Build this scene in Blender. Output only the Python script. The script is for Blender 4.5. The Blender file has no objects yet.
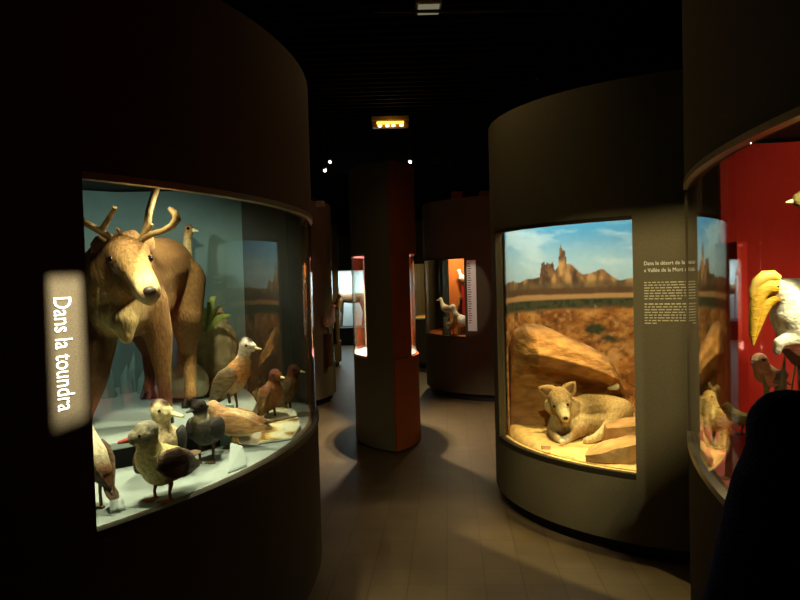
import bpy, bmesh, math, random
import numpy as np
from mathutils import Vector, Matrix, noise
random.seed(4)
rng = np.random.default_rng(4)
S = bpy.context.scene
COL = S.collection
PI = math.pi
sin, cos, rad = math.sin, math.cos, math.radians
S.view_settings.view_transform = 'Standard'
S.view_settings.look = 'None'
S.view_settings.gamma = 1
S.view_settings.exposure = 0.2

# ------------------------------------------------------------------ camera
F = 700.0
cam = bpy.data.cameras.new('camera'); cam.sensor_width = 36; cam.lens = F / 800 * 36
cam.clip_start = 0.05
camo = bpy.data.objects.new('camera', cam); COL.objects.link(camo)
CM = Matrix.Translation((0, 0, 1.6)) @ Matrix.Rotation(rad(90 - 1.8), 4, 'X') @ Matrix.Rotation(rad(-1.6), 4, 'Z')
camo.matrix_world = CM
S.camera = camo
CR = CM.to_3x3()

def at(px, py, Y):
    d = CR @ Vector(((px - 400) / F, (300 - py) / F, -1))
    return Vector((0, 0, 1.6)) + d * (Y / d.y)

# ------------------------------------------------------------------ colours, materials
def lin(h):
    h = h.lstrip('#')
    v = [int(h[i:i + 2], 16) / 255 for i in (0, 2, 4)]
    return tuple(c / 12.92 if c <= .04045 else ((c + .055) / 1.055) ** 2.4 for c in v)

def newmat(name):
    m = bpy.data.materials.new(name); m.use_nodes = True
    nt = m.node_tree; nt.nodes.clear()
    return m, nt, nt.nodes, nt.links

def pmat(name, col, rough=.7, metal=0, nscale=0, namt=.25, bump=0, bscale=None, spec=.4, stretch=None, coat=0):
    """principled with procedural noise variation and bump"""
    m, nt, N, L = newmat(name)
    o = N.new('ShaderNodeOutputMaterial'); p = N.new('ShaderNodeBsdfPrincipled')
    L.new(p.outputs[0], o.inputs[0])
    c = lin(col) if isinstance(col, str) else col
    p.inputs['Base Color'].default_value = (*c, 1)
    p.inputs['Roughness'].default_value = rough; p.inputs['Metallic'].default_value = metal
    p.inputs['Specular IOR Level'].default_value = spec
    p.inputs['Coat Weight'].default_value = coat
    tc = N.new('ShaderNodeTexCoord'); vec = tc.outputs['Object']
    if stretch:
        mp = N.new('ShaderNodeMapping'); mp.inputs['Scale'].default_value = stretch
        L.new(vec, mp.inputs[0]); vec = mp.outputs[0]
    if nscale:
        n = N.new('ShaderNodeTexNoise'); n.inputs['Scale'].default_value = nscale; n.inputs['Detail'].default_value = 5
        L.new(vec, n.inputs['Vector'])
        r = N.new('ShaderNodeValToRGB')
        r.color_ramp.elements[0].position = .3; r.color_ramp.elements[1].position = .7
        r.color_ramp.elements[0].color = (*[x * (1 - namt) for x in c], 1)
        r.color_ramp.elements[1].color = (*[min(1, x * (1 + namt)) for x in c], 1)
        L.new(n.outputs['Fac'], r.inputs[0]); L.new(r.outputs[0], p.inputs['Base Color'])
    if bump:
        n2 = N.new('ShaderNodeTexNoise'); n2.inputs['Scale'].default_value = bscale or 80; n2.inputs['Detail'].default_value = 4
        L.new(vec, n2.inputs['Vector'])
        b = N.new('ShaderNodeBump'); b.inputs['Strength'].default_value = bump; b.inputs['Distance'].default_value = .01
        L.new(n2.outputs['Fac'], b.inputs['Height']); L.new(b.outputs[0], p.inputs['Normal'])
    return m

def colmat(name, rough=.8, nscale=60, namt=.35, bump=.5, bscale=150, stretch=(1, 1, 1), spec=.25):
    """coat / plumage: colour attribute of the thing with fine procedural mottling"""
    m, nt, N, L = newmat(name)
    o = N.new('ShaderNodeOutputMaterial'); p = N.new('ShaderNodeBsdfPrincipled'); L.new(p.outputs[0], o.inputs[0])
    p.inputs['Roughness'].default_value = rough; p.inputs['Specular IOR Level'].default_value = spec
    a = N.new('ShaderNodeAttribute'); a.attribute_name = 'Col'
    tc = N.new('ShaderNodeTexCoord'); mp = N.new('ShaderNodeMapping'); mp.inputs['Scale'].default_value = stretch
    L.new(tc.outputs['Object'], mp.inputs[0])
    n = N.new('ShaderNodeTexNoise'); n.inputs['Scale'].default_value = nscale; n.inputs['Detail'].default_value = 4
    L.new(mp.outputs[0], n.inputs['Vector'])
    mr = N.new('ShaderNodeMapRange'); mr.inputs[1].default_value = .3; mr.inputs[2].default_value = .7
    mr.inputs[3].default_value = 1 - namt; mr.inputs[4].default_value = 1 + namt * .6
    L.new(n.outputs['Fac'], mr.inputs[0])
    mx = N.new('ShaderNodeMix'); mx.data_type = 'RGBA'; mx.blend_type = 'MULTIPLY'; mx.inputs[0].default_value = 1
    L.new(a.outputs['Color'], mx.inputs[6]); L.new(mr.outputs[0], mx.inputs[7]); L.new(mx.outputs[2], p.inputs['Base Color'])
    n2 = N.new('ShaderNodeTexNoise'); n2.inputs['Scale'].default_value = bscale; n2.inputs['Detail'].default_value = 3
    L.new(mp.outputs[0], n2.inputs['Vector'])
    b = N.new('ShaderNodeBump'); b.inputs['Strength'].default_value = bump; b.inputs['Distance'].default_value = .008
    L.new(n2.outputs['Fac'], b.inputs['Height']); L.new(b.outputs[0], p.inputs['Normal'])
    return m

def emat(name, col, strength):
    m, nt, N, L = newmat(name)
    o = N.new('ShaderNodeOutputMaterial'); e = N.new('ShaderNodeEmission'); L.new(e.outputs[0], o.inputs[0])
    e.inputs[0].default_value = (*lin(col), 1); e.inputs[1].default_value = strength
    return m

def glassmat():
    m, nt, N, L = newmat('vitrine_glass')
    o = N.new('ShaderNodeOutputMaterial'); t = N.new('ShaderNodeBsdfTransparent'); g = N.new('ShaderNodeBsdfGlossy')
    t.inputs[0].default_value = (.93, .97, .95, 1); g.inputs['Roughness'].default_value = .0
    f = N.new('ShaderNodeFresnel'); ge = N.new('ShaderNodeNewGeometry'); mr = N.new('ShaderNodeMapRange')
    mr.inputs[3].default_value = 1.45; mr.inputs[4].default_value = 1 / 1.45      # same reflectance from inside and outside of the pane
    L.new(ge.outputs['Backfacing'], mr.inputs[0]); L.new(mr.outputs[0], f.inputs[0])
    mx = N.new('ShaderNodeMixShader')
    L.new(f.outputs[0], mx.inputs[0]); L.new(t.outputs[0], mx.inputs[1]); L.new(g.outputs[0], mx.inputs[2]); L.new(mx.outputs[0], o.inputs[0])
    return m

def floormat():
    m, nt, N, L = newmat('floor_tiles')
    o = N.new('ShaderNodeOutputMaterial'); p = N.new('ShaderNodeBsdfPrincipled'); L.new(p.outputs[0], o.inputs[0])
    tc = N.new('ShaderNodeTexCoord'); mp = N.new('ShaderNodeMapping')
    mp.inputs['Rotation'].default_value = (0, 0, rad(4)); mp.inputs['Location'].default_value = (.05, 0, 0)
    L.new(tc.outputs['Object'], mp.inputs[0])
    br = N.new('ShaderNodeTexBrick'); br.offset = 0; br.inputs['Scale'].default_value = 1
    br.inputs['Brick Width'].default_value = .2; br.inputs['Row Height'].default_value = .2
    br.inputs['Mortar Size'].default_value = .003; br.inputs['Mortar Smooth'].default_value = .3
    br.inputs['Color1'].default_value = (*lin('#6f5d42'), 1); br.inputs['Color2'].default_value = (*lin('#69573e'), 1)
    br.inputs['Mortar'].default_value = (*lin('#57462f'), 1)
    L.new(mp.outputs[0], br.inputs['Vector'])
    n = N.new('ShaderNodeTexNoise'); n.inputs['Scale'].default_value = 5; n.inputs['Detail'].default_value = 6
    L.new(mp.outputs[0], n.inputs['Vector'])
    mr = N.new('ShaderNodeMapRange'); mr.inputs[3].default_value = .75; mr.inputs[4].default_value = 1.15
    L.new(n.outputs['Fac'], mr.inputs[0])
    mx = N.new('ShaderNodeMix'); mx.data_type = 'RGBA'; mx.blend_type = 'MULTIPLY'; mx.inputs[0].default_value = 1
    L.new(br.outputs['Color'], mx.inputs[6]); L.new(mr.outputs[0], mx.inputs[7]); L.new(mx.outputs[2], p.inputs['Base Color'])
    p.inputs['Roughness'].default_value = .42; p.inputs['Specular IOR Level'].default_value = .35
    b = N.new('ShaderNodeBump'); b.inputs['Strength'].default_value = .25; b.inputs['Distance'].default_value = .004
    L.new(br.outputs['Fac'], b.inputs['Height']); b.invert = True; L.new(b.outputs[0], p.inputs['Normal'])
    return m

M = {
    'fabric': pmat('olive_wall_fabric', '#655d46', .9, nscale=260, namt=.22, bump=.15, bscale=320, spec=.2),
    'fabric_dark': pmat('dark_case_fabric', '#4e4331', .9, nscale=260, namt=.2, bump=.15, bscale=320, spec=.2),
    'rust': pmat('rust_painted_panel', '#a3521f', .75, nscale=200, namt=.15, bump=.08, bscale=300, spec=.25),
    'olive_panel': pmat('olive_painted_panel', '#7a7560', .8, nscale=200, namt=.15, bump=.08, bscale=300, spec=.25),
    'plinth': pmat('black_plinth', '#0c0b0a', .6, nscale=40),
    'rail': pmat('satin_rail_metal', '#8d8468', .38, metal=.7, nscale=30, namt=.1),
    'rail_dark': pmat('dark_rail_metal', '#3a352b', .45, metal=.5, nscale=30, namt=.1),
    'glass': glassmat(),
    'teal_wall': pmat('teal_backdrop', '#647e7e', .85, nscale=3, namt=.12, spec=.2),
    'teal_deck': pmat('pale_teal_deck', '#93a19c', .7, nscale=8, namt=.06, spec=.3),
    'dark_panel': pmat('dark_green_panel', '#2b2e29', .6, nscale=10, namt=.1),
    'red': pmat('red_backdrop', '#9c1f16', .8, nscale=4, namt=.08, spec=.2),
    'red_deck': pmat('pinkish_red_deck', '#c05a56', .7, nscale=6, namt=.06),
    'orange': pmat('orange_backdrop', '#b8601f', .8, nscale=4, namt=.08),
    'ochre': pmat('ochre_backdrop', '#b88a34', .8, nscale=4, namt=.1),
    'pink': pmat('pink_lining', '#c97a8a', .6, nscale=4, namt=.06),
    'palewall': pmat('pale_backdrop', '#c3ccc6', .8, nscale=4, namt=.1),
    'black': pmat('black_paint', '#080706', .8, nscale=30),
    'ceil': pmat('black_ceiling', '#0b0a09', .9, nscale=20),
    'wall': pmat('dark_room_wall', '#1f1b17', .9, nscale=30),
    'floor': floormat(),
    'white_vinyl': pmat('white_vinyl', '#f2f0e6', .6, nscale=50, namt=.03),
    'cream_vinyl': pmat('cream_vinyl', '#c9c3a4', .6, nscale=50, namt=.03),
    'fur': colmat('fur_coat', .9, 75, .30, .9, 85, (1, 1, .4)),
    'feather': colmat('plumage', .7, 75, .4, .5, 120, (.6, 1, 1)),
    'coat': colmat('visitor_clothes', .9, 120, .2, .3, 200),
    'paint': colmat('mural_print', .75, 30, .04, 0.02, 60, spec=.1),
    'rock': pmat('desert_sandstone', '#9c7040', .9, nscale=9, namt=.4, bump=.8, bscale=35, stretch=(1, 1, 2.5), spec=.15),
    'rock_red': pmat('red_sandstone', '#b0895a', .9, nscale=7, namt=.35, bump=.7, bscale=30, spec=.15),
    'sand': pmat('yellow_sand', '#d9b676', .95, nscale=25, namt=.2, bump=.6, bscale=90, spec=.1),
    'grey_rock': pmat('tan_boulder', '#a99a72', .9, nscale=14, namt=.3, bump=.7, bscale=40, spec=.15),
    'pale_rock': pmat('pale_boulder', '#d8cfae', .9, nscale=20, namt=.12, bump=.5, bscale=50, spec=.15),
    'antler': pmat('antler_bone', '#8f7446', .6, nscale=25, namt=.35, bump=.4, bscale=60),
    'hoof': pmat('dark_horn', '#1d1611', .5, nscale=30),
    'eye': pmat('glass_eye', '#0a0605', .08, nscale=60, spec=.8),
    'leaf': pmat('leaf_green', '#8a9a48', .6, nscale=40, namt=.3),
    'wood': pmat('perch_bark', '#5b4a30', .9, nscale=25, namt=.4, bump=.9, bscale=40, stretch=(1, 1, .3)),
    'teal_post': pmat('teal_block', '#8fb3ad', .5, nscale=10, namt=.05),
    'ice': pmat('teal_ice_block', '#7b9994', .45, nscale=12, namt=.1, bump=.3, bscale=20),
    'card': pmat('pale_label_card', '#d9dcc0', .5, nscale=6, namt=.1),
    'brown_card': pmat('brown_label', '#8a5a2c', .6, nscale=20),
    'lamp_metal': pmat('lamp_housing', '#2a2724', .5, metal=.4, nscale=40),
    'lamp_white': pmat('white_lamp_housing', '#b9b3a2', .5, nscale=40),
    'lens': emat('lamp_lens', '#fff6e6', 26),
    'amber': emat('amber_tube', '#ffb52c', 5),
    'amber_bulb': emat('amber_bulb', '#ffd070', 9),
}
for n_, c_ in dict(bill_red='#a8402a', bill_pale='#d8d0a0', bill_dark='#2b2620', bill_yellow='#d9a92c', leg_red='#a5502c', leg_dark='#4a3b28', leg_grey='#7a7360',
                   wing_brown='#5a4630', wing_dark='#2d2a26', wing_tan='#a37c50', wing_mottle='#7d6a4a', wing_grey='#7c7a68', wing_white='#e6e2d2', wing_chestnut='#6a3c22', wing_green='#6d7038', wing_black='#15130f').items():
    M[n_] = pmat(n_, c_, .55 if 'bill' in n_ else .75, nscale=45, namt=.45 if 'wing' in n_ else .2, bump=.4, bscale=90, stretch=(.5, 1, 2))

# ------------------------------------------------------------------ mesh builder
class MB:
    def __init__(s): s.v = []; s.f = []; s.smooth = True
    def add(s, vs, fs):
        b = len(s.v); s.v += [tuple(v) for v in vs]; s.f += [tuple(i + b for i in f) for f in fs]; return s
    def box(s, lo, hi):
        x0, y0, z0 = lo; x1, y1, z1 = hi
        return s.add([(x0, y0, z0), (x1, y0, z0), (x1, y1, z0), (x0, y1, z0), (x0, y0, z1), (x1, y0, z1), (x1, y1, z1), (x0, y1, z1)],
                     [(3, 2, 1, 0), (4, 5, 6, 7), (0, 1, 5, 4), (1, 2, 6, 5), (2, 3, 7, 6), (3, 0, 4, 7)])
    def obox(s, c, ax, ay, az):
        c, ax, ay, az = map(Vector, (c, ax, ay, az))
        vs = [c + ax * i + ay * j + az * k for k in (-1, 1) for (i, j) in ((-1, -1), (1, -1), (1, 1), (-1, 1))]
        return s.add(vs, [(3, 2, 1, 0), (4, 5, 6, 7), (0, 1, 5, 4), (1, 2, 6, 5), (2, 3, 7, 6), (3, 0, 4, 7)])
    def prism(s, poly, z0, z1):
        n = len(poly)
        vs = [(x, y, z0) for x, y in poly] + [(x, y, z1) for x, y in poly]
        fs = [tuple(range(n - 1, -1, -1)), tuple(range(n, 2 * n))] + [(i, (i + 1) % n, n + (i + 1) % n, n + i) for i in range(n)]
        return s.add(vs, fs)
    def strip(s, pts, z0, z1, t, closed=False, out=0):
        """thick wall along a path; interior lies left of travel"""
        n = len(pts); P = [Vector(p) for p in pts]; nn = []
        for i in range(n):
            a = P[i - 1] if (i or closed) else P[0]; b = P[(i + 1) % n] if (i < n - 1 or closed) else P[-1]
            d1 = (P[i] - a); d2 = (b - P[i])
            d1 = d1.normalized() if d1.length > 1e-9 else d2.normalized(); d2 = d2.normalized() if d2.length > 1e-9 else d1
            d = (d1 + d2).normalized(); k = max(.45, d.dot(d1))
            nn.append(Vector((-d.y, d.x)) / k)
        O = [p - q * out for p, q in zip(P, nn)]; I = [p + q * t for p, q in zip(P, nn)]
        vs = []
        for o, i in zip(O, I): vs += [(o.x, o.y, z0), (o.x, o.y, z1), (i.x, i.y, z1), (i.x, i.y, z0)]
        fs = []
        for i in range(n if closed else n - 1):
            a = 4 * i; b = 4 * ((i + 1) % n)
            for k in range(4): fs.append((a + k, b + k, b + (k + 1) % 4, a + (k + 1) % 4))
        if not closed: fs += [(0, 1, 2, 3), (4 * n - 1, 4 * n - 2, 4 * n - 3, 4 * n - 4)]
        return s.add(vs, fs)
    def loft(s, path, n=12, side=None, cap=True):
        """path: list of (point, rside, rup) with fixed or computed frames"""
        P = [Vector(p[0]) for p in path]; m = len(P); vs = []
        prev = None
        for i in range(m):
            t = (P[min(i + 1, m - 1)] - P[max(i - 1, 0)]).normalized()
            if side is not None: sd = Vector(side)
            elif prev is None: sd = Vector((0, 0, 1)).cross(t) if abs(t.z) < .93 else Vector((0, 1, 0)).cross(t)
            else: sd = prev
            sd = (sd - t * sd.dot(t)).normalized(); up = t.cross(sd); prev = sd
            for k in range(n):
                a = 2 * PI * k / n
                vs.append(P[i] + sd * (cos(a) * path[i][1]) + up * (sin(a) * path[i][2]))
        fs = [(i * n + k, i * n + (k + 1) % n, (i + 1) * n + (k + 1) % n, (i + 1) * n + k) for i in range(m - 1) for k in range(n)]
        if cap: fs += [tuple(range(n - 1, -1, -1)), tuple(range((m - 1) * n, m * n))]
        return s.add(vs, fs)
    def tube(s, pts, r, n=10):
        rs = r if isinstance(r, (list, tuple)) else [r] * len(pts)
        return s.loft([(p, q, q) for p, q in zip(pts, rs)], n)
    def ball(s, c, r, nu=16, nv=10):
        c = Vector(c); rx, ry, rz = r if isinstance(r, (tuple, list)) else (r, r, r)
        vs = [c + Vector((0, 0, -rz))]
        for j in range(1, nv):
            b = -PI / 2 + PI * j / nv
            vs += [c + Vector((rx * cos(b) * cos(2 * PI * k / nu), ry * cos(b) * sin(2 * PI * k / nu), rz * sin(b))) for k in range(nu)]
        vs.append(c + Vector((0, 0, rz))); top = len(vs) - 1
        fs = [(0, 1 + (k + 1) % nu, 1 + k) for k in range(nu)]
        for j in range(nv - 2):
            a = 1 + j * nu
            fs += [(a + k, a + (k + 1) % nu, a + nu + (k + 1) % nu, a + nu + k) for k in range(nu)]
        a = 1 + (nv - 2) * nu
        fs += [(a + k, a + (k + 1) % nu, top) for k in range(nu)]
        return s.add(vs, fs)
    def mesh(s, name):
        me = bpy.data.meshes.new(name); me.from_pydata([tuple(v) for v in s.v], [], s.f); me.validate()
        bm = bmesh.new(); bm.from_mesh(me); bmesh.ops.recalc_face_normals(bm, faces=bm.faces); bm.to_mesh(me); bm.free()
        return me

def wloc(o):
    l = Vector((0, 0, 0))
    while o: l += o.location; o = o.parent
    return l

def obj(name, mb, mat, parent=None, smooth=35, local=False, label=None, bevel=0):
    """link one mesh object; geometry in world space unless local"""
    me = mb.mesh(name) if isinstance(mb, MB) else mb
    if parent is not None and not local: me.transform(Matrix.Translation(-wloc(parent)))
    o = bpy.data.objects.new(name, me); COL.objects.link(o); o.parent = parent
    if isinstance(mat, str): mat = M[mat]
    me.materials.clear(); me.materials.append(mat)
    if smooth:
        me.polygons.foreach_set('use_smooth', [True] * len(me.polygons))
        if smooth < 180:
            try: me.set_sharp_from_angle(angle=rad(smooth))
            except Exception: pass
    if bevel:
        b = o.modifiers.new('bevel', 'BEVEL'); b.width = bevel; b.segments = 2; b.limit_method = 'ANGLE'
    if label: o['label'] = label
    return o

def thing(name, label, cat, loc=(0, 0, 0), rz=0, group=None):
    o = bpy.data.objects.new(name, None); COL.objects.link(o); o.empty_display_size = .1
    o.location = loc; o.rotation_euler = (0, 0, rz); o['label'] = label; o['category'] = cat
    if group: o['group'] = group
    return o

def tag(o, label, cat, group=None):
    o['label'] = label; o['category'] = cat
    if group: o['group'] = group
    return o

def tobase(o):
    """put a single-mesh thing's origin at its base"""
    me = o.data; n = len(me.vertices); a = np.empty(n * 3); me.vertices.foreach_get('co', a); a = a.reshape(-1, 3)
    c = Vector(((a[:, 0].min() + a[:, 0].max()) / 2, (a[:, 1].min() + a[:, 1].max()) / 2, a[:, 2].min()))
    me.transform(Matrix.Translation(-c)); o.location = c
    return o

def struct(name, mb, mat, smooth=0):
    o = obj(name, mb, mat, smooth=smooth); o['kind'] = 'structure'; return o

def lamp(kind, name, loc, power, col, target=None, size=.05, cone=120, blend=.6, shape=None):
    l = bpy.data.lights.new(name, kind); l.energy = power; l.color = lin(col)
    if kind == 'SPOT': l.spot_size = rad(cone); l.spot_blend = blend; l.shadow_soft_size = size
    elif kind == 'AREA':
        l.size = size
        if shape: l.shape = 'RECTANGLE'; l.size, l.size_y = shape
    else: l.shadow_soft_size = size
    o = bpy.data.objects.new(name, l); COL.objects.link(o); o.location = loc
    if target is not None: o.rotation_euler = (Vector(target) - Vector(loc)).to_track_quat('-Z', 'Y').to_euler()
    return o

# ------------------------------------------------------------------ organic bodies
def organic(chains, voxel, smooth=4, blend=None):
    """chains: [(point, radius, colour)...] -> one continuous remeshed body with a colour attribute"""
    mb = MB(); segs = []
    for ch in chains:
        ch = [(Vector(p), r, lin(c) if isinstance(c, str) else c) for p, r, c in ch]
        for (p, r, c) in ch: mb.ball(p, r, 14, 9)
        for a, b in zip(ch[:-1], ch[1:]):
            if (b[0] - a[0]).length > .15 * min(a[1], b[1]): mb.tube([a[0], b[0]], [a[1] * .995, b[1] * .995], 14)
            segs.append((a, b))
        if len(ch) == 1: segs.append((ch[0], ch[0]))
    me = mb.mesh('tmp'); o = bpy.data.objects.new('tmp', me); COL.objects.link(o)
    r = o.modifiers.new('r', 'REMESH'); r.mode = 'VOXEL'; r.voxel_size = voxel
    s = o.modifiers.new('s', 'SMOOTH'); s.iterations = smooth; s.factor = .5
    dg = bpy.context.evaluated_depsgraph_get()
    out = bpy.data.meshes.new_from_object(o.evaluated_get(dg), depsgraph=dg)
    bpy.data.objects.remove(o); bpy.data.meshes.remove(me)
    n = len(out.vertices); co = np.empty(n * 3); out.vertices.foreach_get('co', co); co = co.reshape(-1, 3)
    D = []; C = []
    for (a, ra, ca), (b, rb, cb) in segs:
        a_, b_ = np.array(a), np.array(b); d = b_ - a_; L2 = max(d @ d, 1e-9)
        t = np.clip(((co - a_) @ d) / L2, 0, 1)
        dist = np.linalg.norm(co - (a_ + t[:, None] * d), axis=1) - (ra + (rb - ra) * t)
        D.append(dist); C.append(np.array(ca) + t[:, None] * (np.array(cb) - np.array(ca)))
    D = np.array(D); C = np.array(C); w = np.exp(-(D - D.min(0)) / (blend or voxel * 1.2))
    w /= w.sum(0); col = (w[:, :, None] * C).sum(0)
    at_ = out.color_attributes.new('Col', 'FLOAT_COLOR', 'POINT')
    at_.data.foreach_set('color', np.hstack([col, np.ones((n, 1))]).astype(np.float32).ravel())
    return out

def turn(p, c, a):
    p, c = Vector(p), Vector(c); d = p - c
    return c + Vector((d.x * cos(a) - d.y * sin(a), d.x * sin(a) + d.y * cos(a), d.z))

def bird(name, label, cat, loc, rz, s=1.0, group=None, body=None, bill=('bill_dark', .05, .012, .008), wing='wing_brown', tail=('wing_brown', .08, .03),
         legs=('leg_dark', .075), head_turn=0, eye=True, wing_z=0, cap=None, voxel=.0055, webbed=True, wpitch=0):
    """body: [(x, z, r, colour)] from tail to head, units for a bird about 0.3 m long"""
    t = thing(name, label, cat, loc, rz, group)
    H = Vector((body[-1][0], 0, body[-1][1])); hr = body[-1][2]
    ch = [(Vector((x, 0, z)) * s, r * s, c) for x, z, r, c in body]
    chains = [ch]
    L = lambda p: Vector(p) * s
    hd = lambda p: turn(p, H, head_turn) * s
    chains.append([(hd(H), hr * .96 * s, body[-1][3]), (hd(H + Vector((hr * .75, 0, -hr * .15))), hr * .66 * s, body[-1][3])])
    if cap: chains.append([(hd(H + Vector((-hr * .22, 0, hr * .42))), hr * .80 * s, cap), (hd(H + Vector((hr * .38, 0, hr * .56))), hr * .52 * s, cap)])
    obj('body', organic(chains, voxel * max(s, .6), blend=.0018 * s), 'feather', t, 180, True)
    # bill
    bm_, bl, bw, bh = bill
    mb = MB(); b0 = H + Vector((hr * .9, 0, -hr * .2))
    prof = [(-.25, 1, 1.25), (.1, .95, 1.05), (.45, .85, .7), (.8, .8, .45), (.97, .5, .3)]
    mb.loft([(hd(b0 + Vector((bl * q, 0, -bl * .18 * q))), bw * a * s, bh * b * s) for q, a, b in prof], 12, side=turn((0, 1, 0), (0, 0, 0), head_turn))
    obj('bill', mb, bm_, t, 60, True)
    # body wide section for the wings
    xs = [b for b in body]
    imax = max(range(len(xs)), key=lambda i: xs[i][2]); bx, bz, br, _ = xs[imax]
    cw_p, sw_p = cos(wpitch), sin(wpitch)
    if wing:
        for sd in (-1, 1):
            mb = MB(); k = br / .075
            pts = [(.075, .70, .02, .024), (.05, .93, .032, .045), (0, 1.0, .034, .056), (-.06, .93, .028, .05), (-.12, .66, .018, .034), (-.175, .30, .01, .016), (-.21, .12, .004, .006)]
            mb.loft([(L((bx + q * k * cw_p - (.012 - abs(q) * .06) * k * sw_p, sd * br * yy * .88, bz + wing_z + (.012 - abs(q) * .06) * k * cw_p + q * k * sw_p)), w * k * .55 * s, h * k * s) for q, yy, w, h in pts], 14, side=(0, 1, 0))
            obj('wing', mb, wing, t, 60, True)
    if tail:
        tm, tl, tw = tail; mb = MB(); x0, z0, r0, _ = body[0]; x1, z1, r1, _ = body[1]
        d = Vector((x0 - x1, 0, z0 - z1)).normalized()
        p0 = Vector((x0, 0, z0)) - d * .02
        mb.loft([(L(p0 + d * tl * q), tw * w * s, .009 * (1 - .6 * q) * s) for q, w in ((-.2, .5), (.1, .75), (.4, .95), (.75, 1), (1, .75))], 12, side=(0, 1, 0))
        obj('tail', mb, tm, t, 60, True)
    if legs:
        lm, ll = legs
        for sd in (-1, 1):
            y = sd * br * .45; mb = MB(); x0 = bx - .005
            mb.tube([L((x0, y, bz - br * .75)), L((x0 - .006, y, bz - br * .98)), L((x0 + .004, y, ll * .45)), L((x0, y, .008))], [.012 * s, .009 * s, .0055 * s, .006 * s], 8)
            mb.prism([tuple((L((x0 + a, y + b, 0)))[:2]) for a, b in ((-.012, -.005), (.012, -.012), (.045, -.026), (.042, -.012), (.054, 0), (.042, .012), (.045, .026), (.012, .012), (-.012, .005))] if webbed else
                     [tuple((L((x0 + a, y + b, 0)))[:2]) for a, b in ((-.03, -.004), (.0, -.007), (.03, -.02), (.012, -.004), (.042, 0), (.012, .004), (.03, .02), (0, .007), (-.03, .004))], .001, .007 * s)
            obj('leg', mb, lm, t, 60, True)
    if eye:
        for sd in (-1, 1):
            mb = MB(); mb.ball(hd(H + Vector((hr * .42, sd * hr * .82, hr * .12))), .0062 * s, 10, 8); obj('eye', mb, 'eye', t, 180, True)
    return t

def duckbody(back='#6b5a40', breast='#c9b98a', belly='#b5a67c', neck='#b9aa80', head='#8a8468', hh=.275, up=0, neckr=.030, hx=.125, headr=.036):
    return [(-.17, .135 - up, .012, back), (-.12, .125 - up * .6, .042, back), (-.05, .125, .066, belly), (.02, .13, .077, belly), (.075, .15 + up * .3, .064, breast),
            (hx - .018, .185 + up * .4, .045, breast), (hx - .008, hh - .06, neckr, neck), (hx - .003, hh - .03, neckr * .95, neck), (hx + .004, hh, headr, head)]

def rockmesh(c, size, seed, rough=.22, sub=5, freq=1.6, strata=0, shape=None):
    bm = bmesh.new(); bmesh.ops.create_icosphere(bm, subdivisions=sub, radius=1)
    off = Vector((seed * 7.3, seed * 3.1, seed * 5.7))
    for v in bm.verts:
        p = v.co.normalized()
        d = 1 + rough * noise.fractal(p * freq + off, 1.0, 2.1, 5) + rough * .5 * abs(noise.noise(p * freq * 2.3 + off))
        if strata: d += strata * noise.noise(Vector((p.x * .8, p.y * .8, p.z * 6)) + off)
        q = p * d
        q.z = max(q.z, -.55)
        q = Vector((q.x * size[0], q.y * size[1], q.z * size[2]))
        if shape: q = shape(q)
        v.co = q + Vector(c)
    me = bpy.data.meshes.new('rock'); bm.to_mesh(me); bm.free(); return me

def rock(name, label, cat, c, size, seed, mat, group=None, **k):
    o = obj(name, rockmesh(c, size, seed, **k), mat, None, 180)
    return tag(tobase(o), label, cat, group)

# ------------------------------------------------------------------ room
struct('floor', MB().box((-7, -4, -.1), (10.5, 18.5, 0)), 'floor')
ceil = struct('ceiling', MB().box((-7, -4, 3.6), (10.5, 18.5, 3.7)), 'ceil')
sl = MB()
for i in range(110): sl.box((-7, .2 + i * .16, 3.52), (10.5, .24 + i * .16, 3.6))
o = obj('slat', sl, pmat('slat_black', '#060606', .95, nscale=30, spec=.1), ceil, 0); o['kind'] = 'stuff'
struct('wall_left', MB().box((-7.1, -4, 0), (-7, 18.5, 3.6)), 'wall')
struct('wall_right', MB().box((10.5, -4, 0), (10.6, 18.5, 3.6)), 'wall')
struct('wall_front', MB().box((-7, -4.1, 0), (10.5, -4, 3.6)), 'wall')
struct('wall_back', MB().box((-7, 18.5, 0), (10.5, 18.6, 3.6)), 'wall')

# ------------------------------------------------------------------ display cases
def arcpts(cx, cy, R, a0, a1, step=3, marks=()):
    A = sorted(set([round(a0 + (a1 - a0) * i / max(1, round((a1 - a0) / step)), 4) for i in range(round((a1 - a0) / step) + 1)] + list(marks)))
    return [(cx + R * cos(rad(a)), cy + R * sin(rad(a))) for a in A], A

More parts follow.
